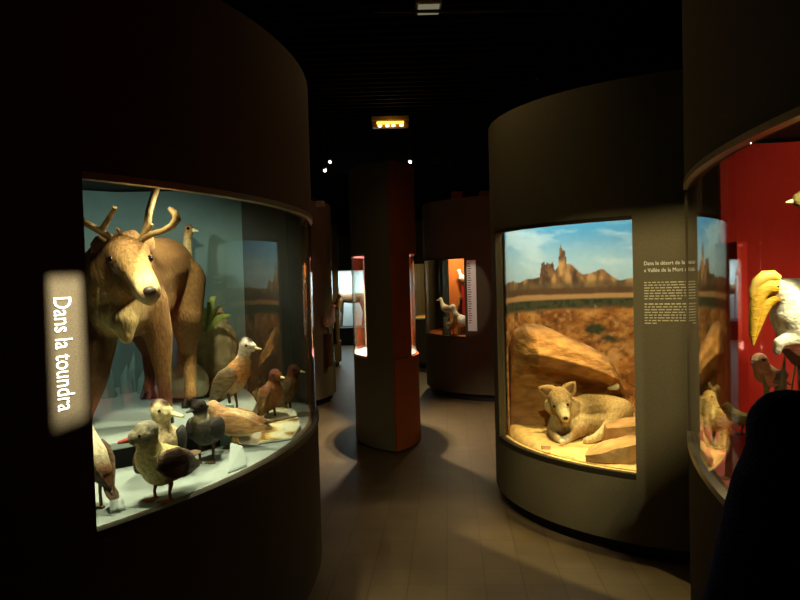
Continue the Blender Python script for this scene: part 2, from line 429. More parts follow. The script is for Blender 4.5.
def case(label, pts, i0, i1, zw0, zw1, H, deck='teal_deck', fab='fabric', plinth=.09, soff=.26, soffit_mat='black', rail='rail', low='rail_dark', glass=True):
    n = len(pts); cx = sum(p[0] for p in pts) / n; cy = sum(p[1] for p in pts) / n
    t = thing('display_case', label, 'display case', (cx, cy, 0))
    obj('base', MB().strip(pts, plinth, zw0, .05, True), fab, t)
    obj('plinth', MB().strip(pts, 0, plinth, .06, True, out=-.05), 'plinth', t)
    obj('fascia', MB().strip(pts, zw1, H, .05, True), fab, t)
    win = pts[i0:i1 + 1]; rest = pts[i1:] + pts[:i0 + 1]
    obj('side_wall', MB().strip(rest, zw0, zw1, .05), fab, t)
    if glass: obj('glass', MB().strip(win, zw0 + .002, zw1 - .001, .008, out=-.012), 'glass', t)
    obj('rail', MB().strip(win, zw0 - .022, zw0 + .004, .028, out=.006), low, t)
    obj('rail', MB().strip(win, zw1 - .004, zw1 + .018, .028, out=.006), rail, t)
    mb = MB(); ip = MB().strip(pts, 0, 1, .045, True).v
    inner = [(v[0], v[1]) for v in ip[2::4]]
    obj('deck', MB().prism(inner, zw0 - .04, zw0 + .001), deck, t, 30)
    obj('soffit', MB().prism(inner, zw1 + soff, zw1 + soff + .03), soffit_mat, t, 30)
    obj('top', MB().prism(inner, H - .03, H - .005), 'black', t, 30)
    return t

def wrap_text(txt, size, cx, cy, R, a0, z0, vertical=False, sx=1.0, sy=1.0, depth=.0015, align='LEFT', space=1.0):
    cu = bpy.data.curves.new('t', 'FONT'); cu.body = txt; cu.size = size; cu.align_x = align; cu.resolution_u = 3; cu.space_line = space
    o = bpy.data.objects.new('t', cu); COL.objects.link(o); dg = bpy.context.evaluated_depsgraph_get(); dg.update()
    me = bpy.data.meshes.new_from_object(o.evaluated_get(dg), depsgraph=dg)
    bpy.data.objects.remove(o)
    bm = bmesh.new(); bm.from_mesh(me)
    bmesh.ops.triangulate(bm, faces=bm.faces)
    ext = bmesh.ops.extrude_face_region(bm, geom=bm.faces[:])
    up = {v for v in ext['geom'] if isinstance(v, bmesh.types.BMVert)}
    for v in bm.verts:
        x, y = v.co.x * sx, v.co.y * sy; r = R + (depth + .001 if v in up else .0005)
        if vertical: a = a0 + y / R; z = z0 - x
        else: a = a0 + x / R; z = z0 + y
        v.co = (cx + r * cos(a), cy + r * sin(a), z)
    bmesh.ops.recalc_face_normals(bm, faces=bm.faces)
    bm.to_mesh(me); bm.free(); return me

# ---- tundra case (left)
C1 = (-3.02, 3.6, 2.56)
p1, A1 = arcpts(*C1, -180, 177, 3, (-35.7, 14.0))
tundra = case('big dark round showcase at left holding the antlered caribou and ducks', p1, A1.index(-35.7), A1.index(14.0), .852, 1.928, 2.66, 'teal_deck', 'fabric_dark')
obj('backdrop', MB().strip([(-2.15, 1.9), (-2.35, 2.6), (-2.4, 3.3), (-2.2, 4.0), (-1.75, 4.38), (-1.3, 4.42), (-.95, 4.36)][::-1], .86, 2.18, .03, out=0), 'teal_wall', tundra, 60)
obj('end_panel', MB().strip([(-.56, 4.26), (-.955, 4.36)], .86, 2.18, .03), 'dark_panel', tundra)
# raised platform
plat = [(-2.3, 3.3), (-2.25, 2.7), (-1.75, 2.62), (-1.42, 2.66), (-1.22, 2.75), (-1.02, 2.91), (-.86, 3.09), (-.765, 3.27), (-.74, 3.45), (-.765, 3.65), (-.84, 3.9), (-.96, 4.2), (-.99, 4.33), (-1.3, 4.38), (-1.75, 4.34), (-2.15, 3.97)]
obj('platform', MB().prism(plat, .94, .97), 'teal_deck', tundra, 30, bevel=.004)
pcx, pcy = sum(p[0] for p in plat) / len(plat), sum(p[1] for p in plat) / len(plat)
obj('riser', MB().prism([(pcx + (x - pcx) * .93, pcy + (y - pcy) * .93) for x, y in plat], .853, .94), 'black', tundra, 30)  # black colour stands in for the shade under the platform edge
obj('lettering', wrap_text('Dans la toundra', .052, *C1, rad(-38.0), 1.575, True, 1.0, 1.45), 'white_vinyl', tundra, 0, label='white vertical lettering')
Wl = '#fff0c8'
lamp('SPOT', 'tundra_spot', (-.70, 2.86, 2.07), 44, Wl, (-1.04, 2.80, 1.5), .03, 80)
lamp('SPOT', 'tundra_spot', (-.74, 3.45, 2.07), 62, Wl, (-.84, 3.15, .86), .03, 72)
lamp('SPOT', 'tundra_spot', (-1.0, 3.25, 2.14), 26, Wl, (-1.15, 3.7, 1.5), .03, 110)
lamp('SPOT', 'tundra_spot', (-1.55, 3.2, 2.12), 22, '#f2f4e0', (-1.75, 4.2, 1.25), .03, 110)
lamp('SPOT', 'tundra_spot', (-.95, 2.46, 2.07), 26, Wl, (-.95, 2.58, 1.2), .03, 90)
lamp('SPOT', 'tundra_spot', (-.985, 2.27, 2.08), 62, Wl, (-.86, 2.46, 1.0), .03, 62)

# ---- coyote case (right)
C2 = (2.05, 5.0, 1.38)
p2, A2 = arcpts(*C2, 0, 357, 3, (184.5, 236.3))
desert = case('dark round showcase of the resting coyote before a desert picture', p2, A2.index(184.5), A2.index(236.3), .47, 1.89, 2.66, 'sand', 'fabric', plinth=.08, soff=.55, rail='rail_dark')

# mural
def smoothpath(pts, n):
    P = np.array(pts, float); k = len(P); out = []
    for i in range(k - 1):
        p0, p1_, p2_, p3 = P[max(i - 1, 0)], P[i], P[i + 1], P[min(i + 2, k - 1)]
        for t in np.linspace(0, 1, n, endpoint=(i == k - 2)):
            out.append(.5 * (2 * p1_ + (p2_ - p0) * t + (2 * p0 - 5 * p1_ + 4 * p2_ - p3) * t * t + (3 * p1_ - p0 - 3 * p2_ + p3) * t ** 3))
    return np.array(out)

def vnoise(x, y, seed):
    r = np.random.default_rng(seed); g = r.random((64, 64))
    xi = np.floor(x).astype(int); yi = np.floor(y).astype(int); fx = x - xi; fy = y - yi
    fx = fx * fx * (3 - 2 * fx); fy = fy * fy * (3 - 2 * fy)
    a = g[xi % 64, yi % 64]; b = g[(xi + 1) % 64, yi % 64]; c = g[xi % 64, (yi + 1) % 64]; d = g[(xi + 1) % 64, (yi + 1) % 64]
    return (a * (1 - fx) + b * fx) * (1 - fy) + (c * (1 - fx) + d * fx) * fy
def fbm(x, y, seed, o=5):
    s = 0; a = .5; n = 0
    for i in range(o): s = s + a * vnoise(x * 2 ** i, y * 2 ** i, seed + i); n += a; a *= .5
    return s / n
def mixc(c, d, t): t = np.clip(t, 0, 1)[..., None]; return c * (1 - t) + np.array(d) * t
def sstep(a, b, x): t = np.clip((x - a) / (b - a), 0, 1); return t * t * (3 - 2 * t)

mp_ = smoothpath([(.735, 4.90), (.80, 5.16), (.97, 5.42), (1.25, 5.58), (1.6, 5.62), (1.95, 5.5), (2.15, 5.2), (2.16, 4.8), (1.98, 4.35), (1.62, 4.02), (1.36, 3.92)], 26)
arc = np.concatenate([[0], np.cumsum(np.linalg.norm(np.diff(mp_, axis=0), axis=1))])
ns, nz = 420, 330
sv = np.linspace(0, arc[-1], ns)
mx_ = np.interp(sv, arc, mp_[:, 0]); my_ = np.interp(sv, arc, mp_[:, 1])
zv = np.linspace(.44, 2.42, nz)
SS, ZZ = np.meshgrid(sv, zv, indexing='ij')
sref = lambda px: np.interp(((px - 400) / F), mx_[:330] / my_[:330], sv[:330])   # picture layout along the mural
u = SS; h = ZZ
sky = np.zeros(SS.shape + (3,)) + np.array(lin('#3f7fa8'))
sky = mixc(sky, lin('#a3bfc6'), sstep(1.98, 1.56, h) * .95)
cl = fbm(u * 3, h * 9 + u * .6, 11); sky = mixc(sky, lin('#b9c8ca'), sstep(.5, .75, cl) * .45)
img = sky
HZ = 1.545
def bump_(px, w): return np.exp(-((u - sref(px)) / w) ** 2)
ridge = HZ + .012 * (fbm(u * 7, u * 0 + 3, 21) - .5) * 4 + .045 * bump_(592, .10) + .05 * bump_(604, .06) + .04 * bump_(560, .2) + .025 * bump_(525, .06)
jag = (vnoise(u * 60, u * 0, 31) - .5)
tower = np.maximum(.20 * sstep(.055, .02, np.abs(u - sref(562.5))) + .03 * jag * (np.abs(u - sref(562.5)) < .06), .11 * sstep(.085, .05, np.abs(u - sref(547))) + .03 * jag * (np.abs(u - sref(547)) < .09))
tower = np.maximum(tower, .10 * sstep(.16, .03, np.abs(u - sref(566))))
spire = .055 * sstep(.02, .0, np.abs(u - sref(561)))
ridge = ridge + tower + spire
land = sstep(-.006, .006, ridge - h)
rk = np.zeros_like(sky) + np.array(lin('#7d5c3c')); t_ = fbm(u * 16, h * 9, 41)
rk = mixc(rk, lin('#b38a54'), sstep(.48, .7, t_)); rk = mixc(rk, lin('#4d3a2a'), sstep(.5, .3, t_))
rk = mixc(rk, lin('#5e5038'), sstep(1.56, 1.50, h) * .7)
img = img * (1 - land[..., None]) + rk * land[..., None]
g = np.zeros_like(sky) + np.array(lin('#b87a3a'))
n1 = fbm(u * 6, h * 11, 51); n2 = fbm(u * 26, h * 30, 61); n3 = fbm(u * 5, h * 7, 71)
g = mixc(g, lin('#d69a52'), sstep(.48, .75, n1)); g = mixc(g, lin('#7a4822'), sstep(.5, .25, n1) * .75)
g = mixc(g, lin('#dfae6c'), sstep(.56, .75, n2) * .5); g = mixc(g, lin('#4a2c16'), sstep(.44, .25, n2) * .6)
g = mixc(g, lin('#41472c'), sstep(.56, .7, n3) * sstep(.9, 1.1, h))
g = mixc(g, lin('#4a4a30'), sstep(1.29, 1.34, h + .05 * (n1 - .5)))                       # bush band
g = mixc(g, lin('#2f3a26'), sstep(.45, .65, n2) * sstep(1.30, 1.36, h))
g = mixc(g, lin('#b58a58'), sstep(1.385, 1.405, h) * sstep(1.46, 1.43, h))                # pale flat
g = mixc(g, lin('#5b442c'), sstep(1.425, 1.445, h + .02 * (n1 - .5)))                     # dark foot of hills
gm = sstep(1.50, 1.47, h)
img = img * (1 - gm[..., None]) + g * gm[..., None]
verts = [(mx_[i], my_[i], zv[j]) for i in range(ns) for j in range(nz)]
faces = [(i * nz + j, (i + 1) * nz + j, (i + 1) * nz + j + 1, i * nz + j + 1) for i in range(ns - 1) for j in range(nz - 1)]
me = bpy.data.meshes.new('mural'); me.from_pydata(verts, [], faces)
ca = me.color_attributes.new('Col', 'FLOAT_COLOR', 'POINT')
ca.data.foreach_set('color', np.concatenate([img, np.ones(SS.shape + (1,))], -1).astype(np.float32).ravel())
mo = obj('mural', me, 'paint', desert, 180, label='desert landscape mural with rock towers')
so = mo.modifiers.new('t', 'SOLIDIFY'); so.thickness = .012; so.offset = 1
# sand bed
sb = MB(); rings = 16; angs = 72; cc = Vector((1.45, 4.72))
bound = []
for k in range(angs):
    a = 2 * PI * k / angs; d = Vector((cos(a), sin(a))); lo, hi = 0, 3
    for _ in range(30):
        m_ = (lo + hi) / 2; q = cc + d * m_
        if (q - Vector(C2[:2])).length < 1.315 and q.x < 2.35: lo = m_
        else: hi = m_
    bound.append(lo)
def sandz(x, y): return .492 + .022 * noise.fractal(Vector((x * 3.2, y * 3.2, 1.7)), 1, 2, 4) + .05 * max(0, min(1, (y - 4.5) / .8))
sv_ = [(cc.x, cc.y, sandz(*cc))]
for r_ in range(1, rings + 1):
    for k in range(angs):
        a = 2 * PI * k / angs; q = cc + Vector((cos(a), sin(a))) * bound[k] * r_ / rings
        sv_.append((q.x, q.y, sandz(q.x, q.y) if r_ < rings else .478))
sf = [(0, 1 + k, 1 + (k + 1) % angs) for k in range(angs)]
for r_ in range(rings - 1):
    a = 1 + r_ * angs; b = a + angs
    sf += [(a + k, b + k, b + (k + 1) % angs, a + (k + 1) % angs) for k in range(angs)]
bl = len(sv_); sv_ += [(v[0], v[1], .458) for v in sv_[-angs:]]
sf += [(bl - angs + k, bl + k, bl + (k + 1) % angs, bl - angs + (k + 1) % angs) for k in range(angs)] + [tuple(range(bl, bl + angs))[::-1]]
obj('sand_bed', MB().add(sv_, sf), 'sand', desert, 60)
# lettering on the case wall
def hit(px, C):
    k = (px - 400) / F; cx, cy, R = C
    a = 1 + k * k; b = -2 * (k * cx + cy); c = cx * cx + cy * cy - R * R
    Y = (-b - math.sqrt(b * b - 4 * a * c)) / (2 * a); return math.atan2(Y - cy, k * Y - cx), Y
aT, _ = hit(644.5, C2)
obj('lettering', wrap_text('Dans le désert de la\n« Vallée de la Mort »', .030, *C2, aT, 1.632, False, .86, 1.0, space=1.25), 'white_vinyl', desert, 0, label='two line white title')
tl = MB()
for row in range(16):
    if row == 7: continue
    z = 1.535 - row * .0148; x = 0; W_ = .235 if row not in (6, 15) else (.2 if row == 6 else .07)
    while x < W_ - .01:
        w = random.uniform(.010, .034)
        if x + w > W_: w = W_ - x
        tl.strip([(C2[0] + (C2[2] + .0005) * cos(aT + q / C2[2]), C2[1] + (C2[2] + .0005) * sin(aT + q / C2[2])) for q in (x, x + w / 2, x + w)], z, z + (.0055 if row != 8 else .0075), .0004, out=.001)
        x += w + .007
obj('text_lines', tl, 'cream_vinyl', desert, 0, label='small cream paragraph text')['kind'] = 'stuff'
lamp('SPOT', 'coyote_spot', (1.06, 4.40, 2.28), 150, '#ffd88c', (1.14, 4.60, .55), .03, 42)
lamp('SPOT', 'coyote_spot', (1.32, 4.40, 2.3), 44, '#ffdf9c', (1.25, 4.75, .5), .03, 58)
lamp('SPOT', 'coyote_spot', (1.067, 4.312, 2.40), 210, '#ffe6a4', (.66, 3.45, 0), .010, 50, .35)  # extra lamp added to throw a lit strip onto the floor outside
lamp('AREA', 'mural_wash', (1.3, 4.85, 2.40), 24, '#ffeccc', (1.2, 5.6, 1.5), .1, shape=(.8, .1))

# ---- red case (far right)
C3 = (5.28, 1.55, 4.3)
pa, A3 = arcpts(*C3, 152, 216, 2, (157.2, 206.0))
p3 = pa + [(2.6, -1.2), (4.2, -.6), (4.4, 2.2), (4.2, 3.45), (2.6, 3.52)]
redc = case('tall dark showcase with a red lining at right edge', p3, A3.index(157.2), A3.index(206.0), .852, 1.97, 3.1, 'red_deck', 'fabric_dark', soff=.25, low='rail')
obj('backdrop', MB().strip([(1.565, 3.40), (1.8, 3.40), (2.3, 3.3), (2.75, 2.9), (2.95, 2.2), (2.9, 1.0), (2.6, 0), (2.1, -.7)], .86, 2.2, .03, out=0), 'red', redc, 60)
obj('divider', MB().box((1.515, 3.14, .855), (1.56, 3.36, 1.72)), M['red'], redc, label='low red upright block')
lamp('SPOT', 'red_case_spot', (1.5, 1.7, 2.12), 70, '#ffe6ae', (1.55, 2.8, .86), .02, 82)
lamp('SPOT', 'red_case_spot', (1.38, 2.65, 2.14), 34, '#ffe6c0', (1.36, 2.68, .86), .02, 80)
lamp('SPOT', 'red_case_spot', (1.3, 1.75, 2.14), 70, '#fff0d0', (1.3, 2.25, 1.5), .03, 70)
lamp('SPOT', 'red_case_spot', (1.9, 2.4, 2.14), 16, '#ffe0b0', (2.2, 3.2, 1.5), .03, 130)

# ---- middle pillar: pointed plan with two curved faces
pc = Vector((-.165, 6.97)); ax = Vector((.085, -.63)).normalized(); sd_ = Vector((-ax.y, ax.x))  # sd_ points to +x side
ha, hw = .64, .31; Rv = (ha * ha + hw * hw) / (2 * hw)
def pil(v, side, inset=0):   # v in -1..1 along the axis (1 = nose)
    w = math.sqrt(Rv * Rv - (v * ha) ** 2) - (Rv - hw)
    q = pc + ax * (v * ha) + sd_ * side * max(0, w - inset); return (q.x, q.y)
pillar = thing('display_pillar', 'tall slim pointed display pillar standing in the middle aisle', 'display pillar', (pc.x, pc.y, 0))
def face(side, v0, v1, z0, z1, t=.02):
    vs = [v0 + (v1 - v0) * i / 16 for i in range(17)]
    P = [pil(v, side) for v in vs]
    if side > 0: P = P[::-1] if v1 > v0 else P
    return P
def pface(name, side, v0, v1, z0, z1, mat, t=.02):
    vs = [v0 + (v1 - v0) * i / 18 for i in range(19)]
    P = [pil(v, side) for v in vs]           # ascending v = towards the nose
    a, b = Vector(P[0]), Vector(P[-1]); d = b - a; left = Vector((-d.y, d.x))
    if left.dot(pc - (a + b) / 2) < 0: P = P[::-1]
    return obj(name, MB().strip(P, z0, z1, t), mat, pillar)
for side, mt in ((-1, 'olive_panel'), (1, 'rust')):
    pface('face_panel', side, -1, 1, .02, .86, mt); pface('face_panel', side, -1, 1, 1.83, 2.66, mt)
    pface('face_panel', side, .60, 1, .86, 1.83, mt); pface('face_panel', side, -1, -.75, .86, 1.83, mt)
    pface('glass', side, -.75, .60, .872, 1.818, 'glass', .008)
    pface('rail', side, -.75, .60, .848, .872, 'lamp_white', .03); pface('rail', side, -.75, .60, 1.818, 1.836, 'lamp_white', .03)
vv = [i / 24 * 2 - 1 for i in range(25)]
foot = [pil(v, 1, .03) for v in vv] + [pil(v, -1, .03) for v in vv[::-1]][1:-1]
obj('deck', MB().prism(foot, .83, .862), 'pink', pillar, 30, label='pink display floor')
obj('soffit', MB().prism(foot, 1.90, 1.93), 'pink', pillar, 30)
obj('cap', MB().prism(foot, 2.6, 2.64), 'black', pillar, 30)
cw = [pil(.55, 1, .06), pil(.55, -1, .06)]
obj('core', MB().strip([cw[0], cw[1]], .86, 1.9, .03), 'pink', pillar, label='pink inner back panel')
lp = pc + ax * -.12
lamp('POINT', 'pillar_lamp', (lp.x - .06, lp.y, 1.80), 9, '#ff9fa8', size=.03)
lamp('SPOT', 'pillar_lamp', (lp.x + .05, lp.y, 1.86), 230, '#ffe6c8', (lp.x + .62, lp.y - .05, .1), .02, 100)
lamp('SPOT', 'pillar_lamp', (lp.x - .05, lp.y, 1.86), 190, '#fff0dc', (lp.x - .62, lp.y - .05, .1), .02, 100)

# ---- cases further back
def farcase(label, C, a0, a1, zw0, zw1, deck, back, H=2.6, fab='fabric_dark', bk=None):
    p, A = arcpts(*C, 0, 354, 6, (a0, a1))
    t = case(label, p, A.index(a0), A.index(a1), zw0, zw1, H, deck, fab, rail='rail_dark', soff=.2)
    b0, b1 = bk
    obj('backdrop', MB().strip(arcpts(C[0], C[1], C[2] * .55, b0, b1, 8)[0], zw0, zw1 + .19, .02, out=0), back, t, 60)
    return t
C4 = (1.55, 9.9, 1.2)
c4 = farcase('dark round showcase with orange lining beyond the coyote case', C4, 186.0, 233.0, .822, 1.83, 'orange', 'orange', bk=(-60, 150))
obj('backdrop', MB().box((.68, 9.62, .83), (1.5, 9.66, 2.0)), 'orange', c4)
obj('text_panel', MB().strip(arcpts(C4[0], C4[1], C4[2], 235, 241, 2)[0], .90, 1.80, .004, out=.006), 'white_vinyl', c4, label='white vertical text panel')
tl = MB()
for r_ in range(26):
    z = 1.75 - r_ * .03
    tl.strip(arcpts(C4[0], C4[1], C4[2] + .0065, 235.5, 237.2 + (r_ * 7 % 5) * .2, 1)[0], z, z + .012, .0004, out=.001)
obj('text_lines', tl, 'wing_grey', c4, 0)['kind'] = 'stuff'
lamp('POINT', 'orange_case_lamp', (.78, 9.2, 1.9), 26, '#ffe2b4', size=.04)
lamp('SPOT', 'panel_lamp', (.35, 7.6, 3.3), 70, '#fff4e0', (C4[0] + 1.2 * cos(rad(238)), C4[1] + 1.2 * sin(rad(238)), 1.36), .02, 13, .3)
C5 = (1.36, 12.9, 1.2)
c5 = farcase('dark round showcase with ochre lining deep in the right aisle', C5, 180.0, 270.0, .871, 1.84, 'ochre', 'ochre', bk=(-60, 200))
lamp('POINT', 'ochre_case_lamp', (.75, 12.35, 1.88), 70, '#ffd890', size=.04)
C6 = (-2.1, 9.4, 1.2)
c6 = farcase('dark round showcase with tall glass behind the caribou case', C6, -72.0, 36.0, .492, 1.85, 'grey_rock', 'palewall', fab='fabric', bk=(60, 300))
lamp('POINT', 'left_case_lamp', (-1.35, 9.0, 1.9), 40, '#fff2cc', size=.04)
C7 = (-2.32, 13.0, 1.2)
c7 = farcase('dark round showcase with teal floor far down the left aisle', C7, -78.0, 42.0, .452, 1.85, 'teal_post', 'teal_wall', bk=(60, 300))
lamp('POINT', 'left_case_lamp', (-1.55, 12.6, 1.9), 60, '#e8f4ee', size=.04)
# wall showcase at the very end
ws = thing('wall_showcase', 'bright pale showcase at the far end of the aisle', 'display case', (-.9, 17.6, 0))
obj('base', MB().box((-2.2, 17.0, 0), (.5, 17.9, .42)), 'dark_panel', ws)
obj('backdrop', MB().box((-2.1, 17.85, .42), (.4, 17.9, 1.9)), 'palewall', ws)
obj('side_panel', MB().box((-2.2, 17.0, .42), (-2.1, 17.9, 1.9)), 'palewall', ws); obj('side_panel', MB().box((.4, 17.0, .42), (.5, 17.9, 1.9)), 'palewall', ws)
obj('header', MB().box((-2.2, 17.0, 1.82), (.5, 17.9, 2.7)), 'fabric_dark', ws)
obj('glass', MB().box((-2.1, 17.03, .42), (.4, 17.04, 1.82)), 'glass', ws)
lamp('AREA', 'showcase_wash', (-.9, 17.4, 1.78), 42, '#e6f2ff', (-.9, 17.6, .4), .3, shape=(2.2, .4))
lamp('AREA', 'showcase_wash', (-.9, 17.12, 1.5), 16, '#e6f2ff', (-.9, 17.9, 1.1), .3, shape=(2.2, .3))

# ------------------------------------------------------------------ caribou
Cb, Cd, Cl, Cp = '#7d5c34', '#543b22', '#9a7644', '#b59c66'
def cw_(x, y, z, r, c): return ((x, y, z), r, c)
body = [
    [cw_(-1.27, 3.90, 1.70, .13, Cl), cw_(-1.27, 3.78, 1.69, .165, Cb), cw_(-1.26, 3.58, 1.67, .172, Cb), cw_(-1.26, 3.36, 1.64, .182, Cb), cw_(-1.25, 3.12, 1.61, .19, Cb)],
    [cw_(-1.25, 3.45, 1.56, .15, Cl), cw_(-1.24, 3.12, 1.52, .16, Cb), cw_(-1.2, 2.98, 1.5, .12, Cb)],
    [cw_(-1.25, 3.1, 1.65, .16, Cb), cw_(-1.2, 2.96, 1.62, .145, Cb), cw_(-1.15, 2.87, 1.66, .122, Cb), cw_(-1.09, 2.79, 1.715, .09, Cb)],
    [cw_(-1.17, 2.93, 1.50, .10, Cp), cw_(-1.13, 2.86, 1.45, .055, Cp), cw_(-1.12, 2.85, 1.39, .03, Cp)],
    # head
    [cw_(-1.085, 2.775, 1.735, .080, Cb), cw_(-1.04, 2.715, 1.70, .074, '#8a663a'), cw_(-.985, 2.655, 1.645, .052, '#b8935a'), cw_(-.94, 2.61, 1.60, .044, '#d2bb84')],
    [cw_(-.94, 2.61, 1.592, .045, '#cdb57c'), cw_(-.925, 2.592, 1.575, .043, '#8f744c')],
    [cw_(-1.07, 2.77, 1.65, .068, '#6a4c2a'), cw_(-.99, 2.68, 1.585, .044, '#6a4c2a'), cw_(-.935, 2.615, 1.548, .030, '#d8c89c')],
    [cw_(-1.095, 2.715, 1.735, .033, '#6a4c2a')], [cw_(-1.0, 2.735, 1.735, .033, '#6a4c2a')],
    [cw_(-1.085, 2.70, 1.695, .034, '#3f2b18')], [cw_(-.985, 2.72, 1.695, .034, '#3f2b18')],
    [cw_(-1.06, 2.79, 1.79, .035, '#6a4c2a')],
    # legs
    [cw_(-1.14, 3.14, 1.52, .10, Cb), cw_(-1.10, 3.17, 1.38, .066, Cb), cw_(-1.09, 3.18, 1.21, .039, Cb), cw_(-1.085, 3.19, 1.08, .030, Cd), cw_(-1.085, 3.17, 1.02, .034, Cb)],
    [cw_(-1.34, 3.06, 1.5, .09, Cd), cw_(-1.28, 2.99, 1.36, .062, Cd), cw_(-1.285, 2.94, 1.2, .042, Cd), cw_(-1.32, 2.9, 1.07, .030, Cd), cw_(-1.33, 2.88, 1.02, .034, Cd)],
    [cw_(-1.17, 3.78, 1.62, .125, Cb), cw_(-1.11, 3.62, 1.43, .085, Cb), cw_(-1.13, 3.71, 1.24, .045, Cb), cw_(-1.10, 3.62, 1.08, .031, Cl), cw_(-1.085, 3.57, 1.02, .034, Cb)],
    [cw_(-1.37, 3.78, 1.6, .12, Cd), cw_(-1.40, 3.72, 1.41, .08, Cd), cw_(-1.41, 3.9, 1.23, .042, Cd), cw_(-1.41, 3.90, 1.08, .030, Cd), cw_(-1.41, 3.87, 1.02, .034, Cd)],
    # tail
    [cw_(-1.27, 3.98, 1.74, .05, Cp), cw_(-1.27, 4.05, 1.66, .03, Cp)],
]
car = thing('caribou', 'stuffed brown caribou with antlers, facing the glass with head lowered', 'caribou', (-1.25, 3.4, .97))
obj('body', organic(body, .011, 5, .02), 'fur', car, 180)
for hx, hy in ((-1.085, 3.165), (-1.33, 2.875), (-1.085, 3.56), (-1.41, 3.865)):
    for q in (-1, 1):
        obj('hoof', MB().loft([((hx + q * .021, hy - .005, .971), .021, .042), ((hx + q * .02, hy, .99), .02, .036), ((hx + q * .016, hy + .006, 1.02), .016, .024)], 10, side=(1, 0, 0)), 'hoof', car)
def tube3(pxs, Y, rs):
    return [at(x, y, (Y if not isinstance(Y, (list, tuple)) else Y[i])) for i, (x, y) in enumerate(pxs)], rs
aL = MB()
for px, Yv, rs in (([(119, 243), (111, 238), (100, 231), (84, 222), (70, 208), (62, 190)], [2.76, 2.74, 2.70, 2.66, 2.66, 2.7], [.017, .015, .0135, .013, .012, .008]),
                   ([(101, 232), (104, 226), (109, 218), (115, 207)], [2.71, 2.69, 2.66, 2.62], [.012, .011, .0105, .008]),
                   ([(120, 243), (122, 236), (117, 228)], [2.76, 2.74, 2.70], [.013, .010, .006])):
    p, r = tube3(px, Yv, rs); aL.tube(p, r, 10)
obj('antler', aL, 'antler', car, 60)
aR = MB()
for px, Yv, rs in (([(139, 243), (143, 238), (147, 226), (149, 212), (153, 198), (158, 184), (166, 168)], [2.76, 2.75, 2.74, 2.76, 2.8, 2.84, 2.9], [.017, .015, .0145, .0145, .014, .013, .009]),
                   ([(143, 239), (152, 234), (163, 231), (172, 226), (177, 219), (175, 213), (169, 208)], [2.75, 2.71, 2.66, 2.62, 2.6, 2.6, 2.6], [.012, .0115, .011, .013, .016, .014, .008]),
                   ([(145, 234), (149, 229), (152, 224)], [2.74, 2.72, 2.7], [.010, .009, .005])):
    p, r = tube3(px, Yv, rs); aR.tube(p, r, 10)
obj('antler', aR, 'antler', car, 60)
for s_, tip, base in ((-1, at(91, 246, 2.80), Vector((-1.145, 2.795, 1.765))), (1, at(154, 247, 2.86), Vector((-1.02, 2.82, 1.765)))):
    d = tip - base; mb = MB()
    mb.loft([(base + d * q, w, w * .45) for q, w in ((-.15, .02), (.15, .034), (.45, .044), (.75, .036), (1, .012))], 12, side=(0, 0, 1))
    obj('ear', mb, pmat('caribou_ear', '#8a6a40', .9, nscale=60), car, 60)
for e in ((-1.098, 2.676, 1.70), (-.962, 2.702, 1.70)):
    obj('eye', MB().ball(e, .0145, 12, 8), 'eye', car, 180)
obj('nose', MB().ball((-.912, 2.556, 1.578), (.025, .018, .018)), pmat('caribou_nose', '#2c2118', .5, nscale=60), car, 180)

# ------------------------------------------------------------------ birds of the tundra case
dk = .853
bird('duck', 'pale breasted duck with a red bill, nearest to the glass at left', 'duck', (-.838, 2.425, dk), rad(-112), .92, 'ducks in the tundra case',
     [(-.15, .13, .012, '#4a3b28'), (-.10, .12, .042, '#4a3b28'), (-.04, .125, .068, '#c2b274'), (.02, .135, .079, '#cdbd7c'), (.06, .165, .066, '#ddd08c'), (.08, .205, .046, '#d6c884'), (.085, .235, .040, '#c0b078'), (.092, .262, .046, '#9a9274')],
     ('bill_red', .058, .016, .014), 'wing_brown', ('wing_brown', .06, .03), ('leg_red', .07), head_turn=rad(-52), cap='#8a8672', wpitch=.25)
bird('duck', 'cream duck with a brown cap and pale bill, behind the red billed duck', 'duck', (-.94, 2.74, dk), rad(-78), .98, 'ducks in the tundra case',
     duckbody('#4a3626', '#dcc798', '#d3be8c', '#d8c698', '#d8cc9c', hh=.275, headr=.040, hx=.10, neckr=.036), ('bill_pale', .066, .015, .013), 'wing_dark', ('wing_dark', .06, .03), ('leg_dark', .07), head_turn=rad(62), cap='#3c2416', wpitch=.3)
bird('duck', 'dark grey duck with near black head and white collar', 'duck', (-.828, 2.93, dk), rad(-95), .92, 'ducks in the tundra case',
     [(-.12, .12, .012, '#3a362e'), (-.08, .12, .042, '#3a362e'), (-.03, .13, .062, '#45423a'), (.02, .145, .070, '#4a463a'), (.05, .175, .056, '#4a463a'), (.065, .205, .036, '#c8c2a8'), (.07, .23, .03, '#e0d8c0'), (.078, .255, .036, '#231a14'), (.082, .265, .034, '#231a14')],
     ('bill_dark', .045, .013, .010), 'wing_dark', ('wing_dark', .06, .03), ('leg_dark', .07), head_turn=rad(-25), wpitch=.25)
bird('duck', 'tan and chestnut duck with a long pointed tail toward the right', 'duck', (-.755, 3.16, dk), rad(168), .86, 'ducks in the tundra case',
     duckbody('#8a5c3a', '#b58a5c', '#cfb98a', '#c9a878', '#d6b684', hh=.215, headr=.034, hx=.13), ('bill_dark', .045, .012, .010), 'wing_tan', ('wing_brown', .19, .018), ('leg_dark', .07), wpitch=.12)
